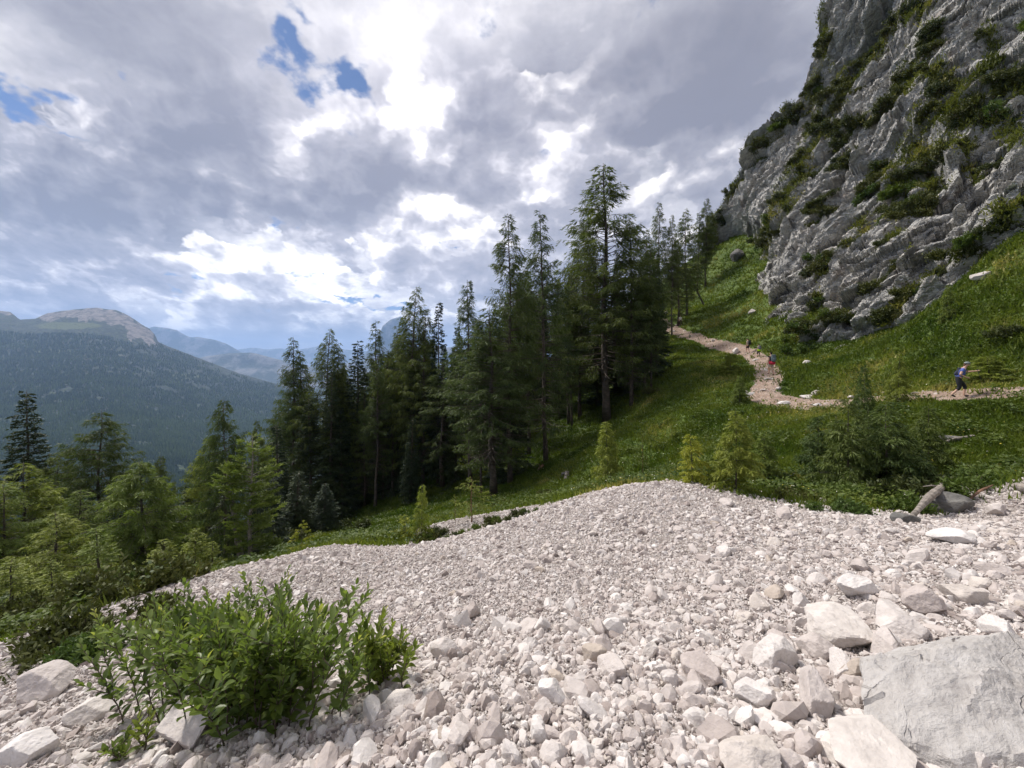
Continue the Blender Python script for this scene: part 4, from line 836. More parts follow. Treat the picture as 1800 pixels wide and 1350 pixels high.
# left hand stand of lighter trees
LEFT = [('spruce', 47, 685, 1000, 'dark stiff spruce rising alone at the far left', 100, 26, 0), ('midlarch', 172, 720, 980, 'larch with level outstretched arms left of the valley view', 125, 24, 1), ('weeping', 253, 808, 985, 'bright weeping young larch with a broad bell shaped crown', 205, 17, 0),
 ('midlarch', 45, 812, 1040, 'light green larch below the lone dark spruce at the left edge', 120, 18, 0), ('midlarch', 100, 790, 1010, 'half hidden larch between the lone spruce and the level armed larch', 90, 26, 1), ('midlarch', 5, 850, 1050, 'pale larch cut by the left picture edge', 100, 16, 2),
 ('midlarch', 130, 860, 1030, 'light larch in front of the level armed one', 100, 18, 0), ('midlarch', 95, 900, 1070, 'soft green young larch before the others at the left', 120, 13.5, 2), ('midlarch', 283, 798, 950, 'small dark larch tip showing behind the weeping one', 50, 34, 1),
 ('midlarch', 395, 697, 1000, 'tall larch with a dark pointed crown above a broken pale trunk', 90, 15.2, 1), ('pine', 440, 762, 998, 'bushy yellow-green conifer on two pale stems at the edge of the scree', 100, 14.2, 0), ('midlarch', 350, 808, 965, 'dark larch in the middle of the valley gap', 70, 26, 1),
 ('midlarch', 370, 765, 960, 'dark larch left behind the broken pale trunk', 70, 24, 0), ('midlarch', 457, 735, 930, 'small dark larch between the bushy conifer and the wood', 45, 40, 1), ('smallspruce', 175, 925, 1068, 'small red stemmed conifer on the verge behind the left scree crest', 100, 10.6, 0),
 ('smallspruce', 340, 930, 1015, 'fresh green young conifer right of the weeping larch', 75, 13, 1), ('smallspruce', 372, 950, 1005, 'low conifer under the tall broken larch', 50, 13, 0), ('spruce', 455, 820, 985, 'dark spruce behind the bushy yellow-green conifer', 60, 19, 2), ('spruce', 400, 860, 985, 'dark spruce behind the broken pale trunk', 60, 19, 0),
 ('midlarch', 215, 850, 1000, 'larch filling the gap behind the weeping one', 90, 22, 1), ('smallspruce', 20, 985, 1095, 'low green conifer at the left picture edge', 110, 9.6, 1), ('midlarch', -60, 800, 1050, 'larch just outside the left edge reaching in with its branches', 150, 16, 0),
 ('smallspruce', 290, 945, 1020, 'low conifer below the right side of the weeping larch', 70, 13, 0), ('smallspruce', 95, 985, 1085, 'small green conifer left of the red stemmed one', 80, 11, 1), ('spruce', 330, 860, 975, 'dark spruce between the weeping larch and the broken trunk', 55, 24, 1), ('spruce', 480, 840, 960, 'low black spruce where the wood meets the bushy conifer', 60, 22, 0),
 ('spruce', 520, 830, 950, 'low black spruce at the foot of the leftmost tall larch', 60, 26, 1), ('spruce', 570, 850, 940, 'low black spruce at the shaded edge of the wood', 60, 27, 2)]
for (k, px_, t_, b_, lab, w_, Y, v_) in LEFT: tree(k, px_, t_, b_, lab, w_, Y=Y, var=v_)
# second stems of the bushy conifer and the broken trunk
def stick(name, pts, rad, label, cat, mat='deadwood', v=.6, n_=7, branches=(), group=None):
    mb = MB(); pts = np.array([np.array(q, float) for q in pts]); rad = np.array(rad, float); k_ = np.linspace(0, len(pts)-1, 18); ii = np.arange(len(pts))
    pts = np.stack([np.interp(k_, ii, pts[:, q]) for q in range(3)], 1); rad = np.interp(k_, ii, rad)*(1+.35*gnoise(np.stack([k_*1.7, k_*0+pts[0, 0], k_*0], 1))); mb.tube(pts, rad, 12, v)
    mb.V[0] = mb.V[0]+fbm(mb.V[0]*[1, 1, 1]+5, max(.04, rad.max()*.7), 3)[:, None]*unit(mb.V[0]-pts.mean(0))*rad.max()*.45
    for bp, br in branches: mb.tube(bp, br, 4, v)
    o = mb.build(name, M[mat], None, smooth=False); tag(o, label, cat, group); return o
def W3(px_, py_, Y): return np.array(W(px_, py_, Y))
h = hit(425, 1000, 13); Yt = 14.8
stick('dead_tree', [W3(428, 1008, Yt), W3(420, 960, Yt), W3(410, 900, Yt), W3(402, 850, Yt), W3(397, 810, Yt)], [.12, .11, .1, .07, .03], 'broken bare trunk with reddish torn bark beside the bushy conifer', 'dead tree', 'deadwood',
      branches=[([W3(408, 905, Yt), W3(395, 912, Yt), W3(380, 922, Yt)], [.03, .02, .01]), ([W3(406, 880, Yt), W3(392, 870, Yt), W3(383, 878, Yt)], [.03, .02, .008]), ([W3(400, 855, Yt), W3(385, 858, Yt)], [.02, .006])])
SAP = [('young', 1067, 740, 852, 'young larch in front of the tallest larch, on the slope above the scree', 60, 14, 0), ('yellow', 1218, 760, 872, 'yellow-green young larch with a bent top at the scree crest', 62, 10.2, 0), ('young', 1292, 722, 882, 'bright green young larch with dense weeping branches at the scree crest', 95, 9.6, 1),
 ('yellow', 741, 850, 940, 'yellow sapling with tufted tip at the upper left crest of the scree', 34, 12.2, 0), ('yellow', 712, 902, 950, 'small pale round sapling left of the yellow tufted one', 38, 12.4, 1), ('thin', 829, 838, 918, 'brown stemmed thin young larch above the scree', 62, 13, 0), ('thin', 800, 868, 920, 'tiny light sapling left of the brown stemmed one', 22, 13, 0),
 ('yellow', 530, 913, 968, 'small bleached sapling alone in front of the dark wood', 34, 12.2, 1), ('young', 1520, 640, 760, 'slim dark larch tip standing just below the path', 50, 15, 2), ('young', 1490, 700, 882, 'thin stemmed larch leaning left in the clump below the path', 110, 11.5, 2), ('young', 1560, 705, 880, 'dense dark green larch in the centre of the clump below the path', 125, 11.2, 2),
 ('young', 1632, 712, 800, 'small upright larch right of the dense one in the clump', 75, 13.2, 2), ('young', 1440, 730, 850, 'soft green larch at the left side of the clump below the path', 80, 13, 2), ('young', 1525, 720, 870, 'larch with arching branches half hidden in the clump', 110, 12, 2), ('young', 1600, 770, 888, 'low spreading larch at the right foot of the clump', 110, 10.8, 2),
 ('young', 1285, 620, 655, 'small dark larch on the slope below the upper path', 40, 38, 0), ('young', 1300, 660, 700, 'little larch just left of the bend of the path', 30, 30, 1), ('young', 1665, 500, 545, 'small light larch at the foot of the grey rock face', 26, 26, 0), ('young', 1580, 625, 665, 'small bush like larch in the meadow above the path', 40, 20, 1),
 ('young', 1735, 625, 672, 'dark low larch right of the walker in blue', 70, 19.5, 0), ('thin', 1130, 760, 800, 'thin small sapling on the shaded slope', 24, 25, 0), ('thin', 1180, 745, 785, 'tiny larch on the slope left of the bend', 22, 28, 0), ('young', 1345, 760, 830, 'low green larch between the bright one and the clump', 60, 15, 0)]
for (k, px_, t_, b_, lab, w_, Y, v_) in SAP:
    tree(k, px_, t_, b_, lab, w_, Y=None if False else Y, var=v_, cat='sapling', rz=None)
for k in KIND:
    for i_, (root, _, _) in enumerate(KIND[k]):
        if (k, i_) not in _used:
            for ch in list(root.children): bpy.data.objects.remove(ch)
            bpy.data.objects.remove(root)
# ------------------------------------------------------------------ dwarf pines on the rock face
def dwarf(seed, n_=70, mat='mugo', leaf=(.17, .05)):
    r = np.random.default_rng(seed); sb = MB(); cb = MB(); C_, D_, W_, A_ = [], [], [], []
    lob = r.normal(size=(5, 2))*.33
    for i in range(n_):
        b0 = lob[r.integers(0, 5)]+r.normal(size=2)*.16; az = math.atan2(b0[1], b0[0])+r.normal()*.6; L_ = r.uniform(.35, .8)*(1.1-.5*np.linalg.norm(b0)); s = np.linspace(0, 1, 6)
        P = np.stack([b0[0]+np.cos(az)*s*L_*.45, b0[1]+np.sin(az)*s*L_*.45, -.12+s**1.2*L_*.75], 1)
        if i % 3 == 0: sb.tube(P, np.linspace(.022, .006, 6), 4, .5, cap=False)
        k = 60; sj = r.uniform(.3, 1.05, k); p = np.stack([np.interp(sj, s, P[:, q]) for q in range(3)], 1)+r.normal(size=(k, 3))*.055
        C_.append(p); dd = unit(np.array([np.cos(az)*.5, np.sin(az)*.5, .6])+r.normal(size=(k, 3))*.75); D_.append(dd); W_.append(unit(np.cross(dd, r.normal(size=(k, 3))))); A_.append(np.clip(r.uniform(.1, .5)+.5*sj*r.uniform(.3, 1, k), 0, 1))
    C_, D_, W_, A_ = map(np.concatenate, (C_, D_, W_, A_)); V, Q = leaf_quads(C_, D_, W_, leaf[0]*r.uniform(.6, 1.3, len(C_))*.8, leaf[1]); cb.add(V, Q=Q, v=np.repeat(A_, 4))
    root = empty('dwarf_pine', (0, 0, 0)); sb.build('stems', M['twig'], root); cb.build('foliage', M[mat], root); return root
DW = [dwarf(1), dwarf(2, 60), dwarf(3, 80), dwarf(4, 60, 'green'), dwarf(5, 70)]; _dwu = set()
def put_dwarf(loc, s, label, group=None, v=None, flat=1., name='dwarf_pine', cat='shrub', tilt=(0, 0)):
    v = int(rng.choice([0, 1, 2, 4])) if v is None else v; root = DW[v]
    o = copy_tree(root) if v in _dwu else root; _dwu.add(v)
    o.location = loc; o.scale = (s, s, s*flat); o.rotation_euler = (tilt[0], tilt[1], rng.uniform(0, 6.28)); o.name = name; tag(o, label, cat, group); return o
def zone(px_, py_):
    if px_ < 1420 and py_ > 180 and py_ < 480 and px_ < 1300+(480-py_)*.35: return 'along the skyline edge of the cliff', 'shrubs along the skyline edge of the cliff'
    if py_ < 190 and px_ < 1475: return 'on the steep upper skyline of the cliff', 'shrubs on the upper skyline of the cliff'
    if px_ > 1580 and 130 < py_ < 400: return 'in the big dark patch on the right of the cliff', 'shrubs of the big dark patch on the cliff'
    if py_ < 330: return 'in the long diagonal band on the upper cliff', 'shrubs of the diagonal band on the cliff'
    if px_ < 1430: return 'in the gully between the two buttresses', 'shrubs of the gully between the buttresses'
    return 'on a ledge low on the grey cliff', 'shrubs on ledges low on the cliff'
cnt = 0
for i in range(6000):
    if cnt >= 290: break
    if rng.uniform() < .85:
        B_ = BANDS[int(rng.integers(0, len(BANDS)))]; c_, s_ = math.cos(R(B_[4])), math.sin(R(B_[4])); a_, b_ = rng.normal()*.5*B_[2], rng.normal()*.5*B_[3]
        px_, py_ = B_[0]+a_*c_-b_*s_, B_[1]-(a_*s_+b_*c_)
    else: px_, py_ = rng.uniform(1250, 1800), rng.uniform(0, 560)
    if not (1230 < px_ < 1830 and -20 < py_ < 600): continue
    q = cliff_pt(px_, py_)
    if q is None or q[2] < .45 or (band_amt(np.array([px_]), np.array([py_]))[0] < .5 and rng.uniform() < .8): continue
    P_, N_, _ = q
    if P_[2] < gz(P_[0], P_[1])+.3: continue
    d_, g_ = zone(px_, py_); s = rng.uniform(.85, 2.2)*(P_[1]/50)**.5
    br = rng.uniform() < .12
    put_dwarf(tuple(P_-N_*.15), s, ('bright green shrub growing ' if br else 'dark green dwarf pine growing ')+d_, g_+(' (bright)' if br else ''), v=3 if br else None, flat=rng.uniform(.8, 1.15), tilt=(0, -.35), name='shrub' if br else 'dwarf_pine'); cnt += 1
# conifers standing on the skyline of the cliff
# low dwarf pines round the scree
for (px_, py_, s, lab, y0) in [(130, 1140, .62, 'low dark dwarf pine lying on the left end of the scree', 4), (60, 1090, .9, 'dark dwarf pine on the verge at the far left', 6.5), (190, 1150, .42, 'small dark dwarf pine between the left verge and the leafy bush', 4),
    (430, 925, .5, 'tiny', 0), (230, 1050, .9, 'dark dwarf pine below the weeping larch at the crest', 8), (300, 1018, .8, 'dark dwarf pine where the left crest meets the trees', 8.5), (20, 1120, .8, 'dark dwarf pine cut by the left picture edge', 5.6),
    (770, 938, .38, 'small dark shrub tuft in the dip of the upper crest', 10.2), (1640, 870, .9, 'dark bluish shrub right of the larch clump', 10), (1560, 892, .8, 'low leafy shrub at the foot of the larch clump', 9.5), (1700, 860, .9, 'low green shrub right of the larch clump', 10), (1470, 900, .5, 'low green shrub on the rubble left of the log', 8.6),
    (1395, 880, .5, 'low shrub on the rubble right of the bright larch', 9), (1410, 618, 2.0, 'light leafy bush at the left foot of the cliff', 41), (1395, 600, 1.6, 'dark bush against the cliff foot behind the light leafy one', 44), (650, 905, 1.0, 'blue-green leafy bush in front of the dark wood', 16), (690, 915, .8, 'low leafy bush left of the pale round sapling', 14), (560, 935, 1.2, 'dark low bush at the edge of the wood behind the crest', 18),
    (620, 930, 1.2, 'dark bush behind the crest between wood and scree', 17), (500, 955, 1.2, 'dark low bush right of the bushy conifer', 16), (880, 890, .7, 'low shrub in the meadow above the second scree ridge', 17), (960, 872, .7, 'low shrub above the middle of the crest', 17), (1150, 690, 1.2, 'dark shrub by the fallen trunks', 40), (1770, 590, 1.0, 'low dark bush in the upper right meadow', 20), (1715, 460, 1.5, 'round dark bush on the rocky foot at the right edge', 27)]:
    if lab == 'tiny': continue
    h = hit(px_, py_, max(y0-1.5, 1))
    if h: put_dwarf(h, s, lab, v=3 if ('leafy' in lab or 'green' in lab and 'dark' not in lab) else None)
for j, (px_, Y_, s_) in enumerate([(752, 12.0, .42), (772, 11.8, .5), (800, 11.7, .3), (828, 11.9, .36), (862, 12.1, .42), (884, 12.2, .34), (905, 12.3, .4), (935, 12.3, .3)]):
    x_ = (px_-CX)/F*Y_; put_dwarf((x_, Y_, gz(x_, Y_)), s_, 'small green tuft in the gully between the two gravel crests', 'tufts in the gully between the gravel crests', v=3 if j % 2 else 0)
for i, rt in enumerate(DW):
    if i not in _dwu:
        for ch in list(rt.children): bpy.data.objects.remove(ch)
        bpy.data.objects.remove(rt)
# ------------------------------------------------------------------ leafy bush in front
m = foliage('bush_leaves', (.085, .125, .026), (.25, .30, .062), (.46, .45, .10), trans=.42); M['leaf'] = m
m.node_tree.nodes['Principled BSDF'].inputs['Roughness'].default_value = .42; m.node_tree.nodes['Principled BSDF'].inputs['Specular IOR Level'].default_value = .45
def leaves(mb, C, D, Nn, L, A, r):
    """curved, folded elliptic leaves"""
    n_ = len(C); D = unit(D); S = unit(np.cross(D, Nn)); U = unit(np.cross(S, D)); t = np.array([0, .22, .5, .78, 1.]); w = np.array([.03, .30, .40, .27, .0])*.5*1.15; cur = r.uniform(.05, .45, n_)
    V = []
    for i, tt in enumerate(t):
        mid = C+D*(tt*L)[:, None]-U*((tt**2)*cur*L*.5)[:, None]; up = U*(w[i]*.55*L)[:, None]
        V += [mid+S*(w[i]*L)[:, None]*2*.5+up, mid, mid-S*(w[i]*L)[:, None]+up]
    V = np.stack(V, 1).reshape(-1, 3); f = []
    for i in range(4):
        for j in range(2): f.append([i*3+j, i*3+j+1, i*3+j+4, i*3+j+3])
    Q = (np.array(f)[None]+np.arange(n_)[:, None, None]*15).reshape(-1, 4); mb.add(V, Q=Q, v=np.repeat(A, 15))
def leafy(name, bases, hmin, hmax, lean, label, seed, leafL=.062, per=15, sub=3, cat='bush', cx=None):
    r = np.random.default_rng(seed); st = MB(); lf = MB(); c0 = np.mean(bases, axis=0) if cx is None else cx
    root = empty(name, tuple(c0), 0, label, cat)
    for b_ in bases:
        b_ = np.array(b_)-c0; out = unit(np.array([b_[0], b_[1]*1.2, 0])+r.normal(size=3)*[.12, .12, 0]); H_ = r.uniform(hmin, hmax); s = np.linspace(0, 1, 9)
        ln = lean*r.uniform(.2, 1.2); P = b_+np.stack([out[0]*ln*H_*s**1.4, out[1]*ln*H_*s**1.4, H_*s*(1-.15*s*ln)], 1)+np.concatenate([[[0, 0, 0]], np.cumsum(r.normal(size=(8, 3))*.008, axis=0)]); P[0, 2] -= .04
        shoots = [(P, .0045, .06)]
        for k in range(sub):
            a = r.uniform(.25, .8); o_ = np.array([np.interp(a, s, P[:, q]) for q in range(3)]); d = unit(np.array([*(r.normal(size=2)), .9+r.uniform()])); l_ = H_*r.uniform(.22, .45)
            shoots.append((o_+d*l_*s[:, None]+np.array([0, 0, 1])*(s**2*l_*.25)[:, None], .0028, .1))
        for (Q_, rad, s0) in shoots:
            st.tube(Q_, np.linspace(rad, rad*.35, 9), 5, .5, cap=False); ln_ = np.linalg.norm(Q_[-1]-Q_[0]); n_ = max(5, int(per*ln_/.35)); sj = s0+(1-s0)*(np.arange(n_)+.5)/n_
            p = np.stack([np.interp(sj, s, Q_[:, q]) for q in range(3)], 1); T_ = unit(np.gradient(Q_, axis=0)); tj = np.stack([np.interp(sj, s, T_[:, q]) for q in range(3)], 1)
            az = np.arange(n_)*2.4+r.uniform(0, 6); rad_ = unit(np.stack([np.cos(az), np.sin(az), 0*az], 1)+r.normal(size=(n_, 3))*.25); op = (1-sj*.55)[:, None]
            D = unit(rad_*op+tj*(.35+sj[:, None]*.9)); L_ = leafL*r.uniform(.7, 1.25, n_)*(1.05-.45*np.clip((sj-.75)/.25, 0, 1))
            yg = (r.uniform() < .3)
            leaves(lf, p+rad_*.003, D, np.array([0, 0, 1.])+rad_*-.3+r.normal(size=(n_, 3))*.25, L_, np.clip(r.uniform(.05, .55)+.25*sj+(.45*np.clip((sj-.8)/.2, 0, 1) if yg else 0)+r.normal(size=n_)*.07, 0, 1), r)
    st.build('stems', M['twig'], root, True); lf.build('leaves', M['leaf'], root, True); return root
def bases_at(n_, fx_, seed):
    r = np.random.default_rng(seed); out = []
    while len(out) < n_:
        px_, py_ = fx_(r); h = hit(px_, py_, 1.2)
        if h: out.append((h.x, h.y, h.z))
    return np.array(out)
leafy('leafy_bush', bases_at(90, lambda r: (r.normal(430, 85), r.normal(1262, 26)), 1), .34, .78, .55, 'wide bright green leafy bush growing out of the white scree in front', 3, .064)
leafy('leafy_bush', bases_at(16, lambda r: (r.normal(668, 22), r.normal(1205, 9)), 2), .25, .42, .4, 'small leafy bush touching the right end of the wide one', 4, .066, sub=2)
leafy('leafy_bush', bases_at(26, lambda r: (r.normal(355, 40), r.normal(1175, 9)), 8), .38, .56, .4, 'pale leafy bush standing behind the left half of the wide one', 9, .058, sub=2)
leafy('leafy_shoot', bases_at(4, lambda r: (r.normal(205, 8), r.normal(1343, 3)), 5), .08, .14, .3, 'short leafy shoot poking from the stones at the bottom left', 6, .05, sub=1, cat='seedling')
leafy('leafy_shoot', bases_at(3, lambda r: (r.normal(258, 4), r.normal(1325, 3)), 7), .14, .2, .3, 'slim leafy shoot with a yellow tip below the wide bush', 8, .05, sub=1, cat='seedling')
# ------------------------------------------------------------------ grass and herbs
def grass_stuff():
    r = np.random.default_rng(9); n_ = 420000; u = r.uniform(-1.45, 1.45, n_); Y = np.exp(r.uniform(math.log(4.5), math.log(100), n_)); x = u*Y; xy = np.stack([x, Y], 1)
    keep = (x > -75) & (x < 62) & ~inpoly(xy+r.normal(size=xy.shape)*.40, SCREE); xy = xy[keep]
    f_ = fbm(np.stack([xy[:, 0], xy[:, 1], 0*xy[:, 0]], 1)+70, 1.6, 3); D = np.hypot(xy[:, 0], xy[:, 1])
    rubble = ((f_ > -.15) & (xy[:, 0] > 4) & (xy[:, 1] < 10.8) & (xy[:, 0] < 16)) | (f_ > .0) & ((xy[:, 0] > 99) | ((xy[:, 0] < -4) & (xy[:, 1] < 12))); kp = ~rubble | (r.uniform(size=len(xy)) < .10)
    onp = path_dist(xy) < 1.15; kp &= ~onp | (r.uniform(size=len(xy)) < .05)
    xy = xy[kp]; D = D[kp]; z = ground(xy[:, 0], xy[:, 1]); P = np.stack([xy[:, 0], xy[:, 1], z], 1)
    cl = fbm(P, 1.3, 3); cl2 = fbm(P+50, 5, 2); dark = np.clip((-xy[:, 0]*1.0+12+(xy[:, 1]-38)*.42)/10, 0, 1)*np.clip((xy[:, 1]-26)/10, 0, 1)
    tall = (.12+.16*np.clip(cl*1.6+.4, 0, 1.3))*(1+D/90)
    nb = 5; m_ = len(P); C = np.repeat(P, nb, 0)+r.normal(size=(m_*nb, 3))*[1, 1, 0]*np.repeat((.05+D*.0025)[:, None], nb, 0); C[:, 2] -= .03
    lean = r.normal(size=(m_*nb, 3))*.45; Dv = unit(np.array([-.12, -.1, 1])+lean*[1, 1, .2]); Wv = unit(np.cross(Dv, r.normal(size=(m_*nb, 3))))
    L_ = np.repeat(tall, nb)*r.uniform(.6, 1.3, m_*nb); wd = np.repeat(.012+D*.0011, nb)*r.uniform(.6, 1.3, m_*nb)
    V = np.stack([C-Wv*wd[:, None], C+Wv*wd[:, None], C+Dv*L_[:, None]+Wv*0], 1).reshape(-1, 3); T = np.arange(len(V)).reshape(-1, 3)
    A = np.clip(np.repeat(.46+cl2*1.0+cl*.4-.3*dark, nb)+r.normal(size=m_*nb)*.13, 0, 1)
    gm = foliage('grass_blades', (.055, .095, .014), (.185, .225, .042), (.33, .31, .12), trans=.38)
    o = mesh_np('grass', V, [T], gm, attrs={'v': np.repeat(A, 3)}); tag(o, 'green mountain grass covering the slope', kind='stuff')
    # herbs: broad leaves in clumps
    s = (cl > .05) & (r.uniform(size=m_) < .22+.16*(P[:, 0] > 3)) & (D < 60); P2 = P[s]; D2 = D[s]; k = 7; m2 = len(P2)
    C = np.repeat(P2, k, 0)+r.normal(size=(m2*k, 3))*[.12, .12, .0]; C[:, 2] += r.uniform(.05, .38, m2*k); Dv = unit(r.normal(size=(m2*k, 3))*[1, 1, .35]+[0, 0, .15]); Wv = unit(np.cross(Dv, np.array([0, 0, 1.])+r.normal(size=(m2*k, 3))*.4))
    V, Q = leaf_quads(C, Dv, Wv, np.repeat(.07+D2*.0022, k)*r.uniform(.6, 1.3, m2*k), np.repeat(.05+D2*.0015, k)); A = np.clip(np.repeat(.35+fbm(P2+90, 2.2, 2)*.8, k)+r.normal(size=m2*k)*.12, 0, .97)
    hm = foliage('herb_leaves', (.035, .066, .014), (.12, .16, .038), trans=.28)
    o = mesh_np('herbs', V, [Q], hm, attrs={'v': np.repeat(A, 4)}); tag(o, 'leafy herbs and low shrubs between the grass', kind='stuff')
    # tufts on the ledges of the rock face
    vi = np.nonzero((veg > .35) & (PXf > 1225) & (PXf < 1840) & (PYf < 640) & (PYf > -60))[0]; vi = r.choice(vi, min(52000, len(vi)), replace=False); C0 = Pd[vi]; k = 4; m3 = len(vi)
    C = np.repeat(C0, k, 0)+r.normal(size=(m3*k, 3))*.22; Dv = unit(np.array([-.45, -.3, .75])+r.normal(size=(m3*k, 3))*.5); Wv = unit(np.cross(Dv, r.normal(size=(m3*k, 3)))); dk_ = np.clip(.55+fbm(C0, 3.5, 3)*1.1, 0, 1)
    V, Q = leaf_quads(C, Dv, Wv, .38*r.uniform(.6, 1.5, m3*k), .11); A = np.clip(np.repeat(dk_, k)+r.normal(size=m3*k)*.12, 0, 1)
    o = mesh_np('cliff_grass', V, [Q], foliage('ledge_grass', (.045, .064, .016), (.21, .225, .05), (.30, .27, .10), trans=.25), attrs={'v': np.repeat(A, 4)}); tag(o, 'grass and moss hanging on the ledges of the grey cliff', kind='stuff')
    # flower heads
    fs = r.choice(m_, 4500, replace=False); fs = fs[(P[fs, 0] > 2) & (D[fs] < 45)]; C = P[fs]+[0, 0, .3]; Dv = unit(r.normal(size=(len(C), 3))*[1, 1, .2]); Wv = unit(np.cross(Dv, [0, 0, 1.])); sz = .025+D[fs]*.0011
    V, Q = leaf_quads(C, Dv, Wv, sz*1.2, sz*1.2); fm, n, b = new_mat('flowers'); n.put(b.inputs['Base Color'], n.mix(n.ss(n.attr('v'), .5, .6), (.62, .60, .50), (.55, .45, .06)))
    o = mesh_np('wildflowers', V, [Q], fm, attrs={'v': np.repeat(r.uniform(size=len(C)), 4)}); tag(o, 'scattered white and yellow meadow flowers', kind='stuff')
grass_stuff(); FARWOOD()
# ------------------------------------------------------------------ fallen wood
def on(px_, py_, ymin, dz=0.):
    h = hit(px_, py_, ymin); return np.array([h.x, h.y, h.z+dz])
a_, b_ = on(1110, 690, 30, .15), on(1176, 632, 36, .9)
stick('fallen_log', [a_, a_*.5+b_*.5+[0, 0, .15], b_], [.09, .08, .05], 'thin bleached trunk fallen slanting up the shaded slope', 'fallen trunk')
a_, b_ = on(1150, 640, 38, .2), on(1112, 590, 44, 1.6)
stick('fallen_log', [b_, a_*.5+b_*.5, a_], [.05, .06, .07], 'thin curved dead trunk crossing the slanting one from the left', 'fallen trunk')
a_, b_ = on(1640, 788, 11, .08), on(1712, 772, 12, .12)
stick('fallen_branch', [a_, a_*.5+b_*.5+[0, 0, .08], b_], [.03, .05, .045], 'grey bleached branch lying in the meadow below the walker in blue', 'branch')
a_, b_ = on(1598, 914, 6.4, .0), on(1655, 880, 7.5, .32)
c_ = a_*.45+b_*.55+[0, 0, .06]
stick('weathered_stump', [a_, c_, b_, b_+[.12, .1, .02]], [.04, .07, .085, .06], 'grey split stump leaning on the dark boulder behind the right crest', 'stump', branches=[([b_, b_+[-.3, -.05, .06], b_+[-.45, 0, .02]], [.03, .02, .008]), ([b_+[.1, 0, 0], b_+[.25, .1, -.12]], [.08, .03])])
a_, b_ = on(1786, 862, 7.5, .1), on(1850, 880, 7.0, .1)
stick('fallen_log', [a_, a_*.5+b_*.5, b_], [.09, .11, .12], 'pale sawn log at the right picture edge behind the crest', 'log')
a_, b_ = on(1700, 885, 7.5, .06), on(1745, 862, 8.5, .12)
stick('fallen_branch', [a_, a_*.5+b_*.5+[0, 0, .05], b_], [.02, .03, .02], 'reddish dead branch between the boulder and the right edge', 'branch', 'bark_red')
a_, b_ = on(1398, 848, 9.5, .04), on(1432, 825, 11, .1)
stick('fallen_branch', [a_, b_], [.03, .02], 'short bleached stick in the grass left of the larch clump', 'branch')
a_, b_ = on(1370, 830, 10.5, .02), on(1310, 842, 11, .12)
stick('fallen_branch', [a_, b_], [.02, .01], 'thin grey twig behind the bright green larch', 'branch')
a_, b_ = on(995, 842, 18, -.1), on(997, 840, 18, .5)
stick('weathered_stump', [a_, a_*.5+b_*.5, b_], [.2, .16, .13], 'grey broken stump on the shaded slope left of the young larch', 'stump')
a_ = on(951, 826, 18, .2)
stick('uprooted_stump', [a_-[.3, 0, .3], a_, a_+[.25, .1, .3]], [.15, .22, .08], 'red-brown rotten stump below the tall larches', 'stump', 'bark_red', branches=[([a_, a_+[.2, 0, .45]], [.06, .02]), ([a_, a_+[-.25, 0, .4]], [.06, .02])])
a_ = on(1158, 585, 58, -.2)
stick('leaning_trunk', [a_+[.9, -1, 0], a_+[.2, -.5, 1.9], a_+[-.5, 0, 4.2], a_+[-1.1, 0, 7.0]], [.22, .18, .15, .1], 'dark trunk leaning left beside the end of the path', 'tree trunk', 'bark')
a_ = on(1238, 560, 75, 0)
stick('leaning_trunk', [a_, a_+[-1.6, 0, 3.2], a_+[-3.4, 0, 7.5]], [.16, .13, .05], 'thin trunk leaning across the meadow left of the cliff', 'tree trunk', 'bark')

# ------------------------------------------------------------------ walkers
def cloth(name, col, rough=.85): return plain(name, col, rough, .12, 30, bump=.2)
SKIN = plain('skin', (.56, .34, .25), .6, .06, 30, bump=.05)
def skin_obj(name, V, E, rad, mat, parent, sub=2, root=0):
    me = bpy.data.meshes.new(name); me.from_pydata([tuple(v) for v in V], E, []); o = bpy.data.objects.new(name, me); COL.objects.link(o); o.parent = parent
    md = o.modifiers.new('skin', 'SKIN'); md.use_smooth_shade = True; md.branch_smoothing = .3
    for i, r0 in enumerate(rad):
        s = me.skin_vertices[0].data[i]; s.radius = r0 if hasattr(r0, '__len__') else (r0, r0); s.use_root = (i == root)
    sb = o.modifiers.new('sub', 'SUBSURF'); sb.levels = sb.render_levels = sub; me.materials.append(mat); return o
def finger_chain(V, E, rad, wi, wrist, hd, palm, side, curl):
    """palm and five unequal bent fingers grown from vertex wi"""
    hd, palm = unit(np.array(hd, float)), unit(np.array(palm, float)); sd = unit(np.cross(hd, palm))*side
    V.append(wrist+hd*.045); rad.append((.034, .016)); E.append((wi, len(V)-1)); pi = len(V)-1
    for k, (offx, ln) in enumerate(((-.027, .068), (-.009, .078), (.009, .074), (.027, .058))):
        b = V[pi]+hd*.035+sd*offx; c1 = unit(hd-palm*-curl*.6); c2 = unit(hd*(1-curl)+palm*curl*1.3)
        for q, rr in ((b, .009), (b+c1*ln*.5, .0085), (b+c1*ln*.5+c2*ln*.5, .007)):
            V.append(q); rad.append(rr); E.append((pi if q is b else len(V)-2, len(V)-1))
    b = wrist+hd*.03+sd*-.036; V.append(b); rad.append(.011); E.append((wi, len(V)-1)); V.append(b+unit(hd-sd*.5+palm*.5)*.035); rad.append(.009); E.append((len(V)-2, len(V)-1))
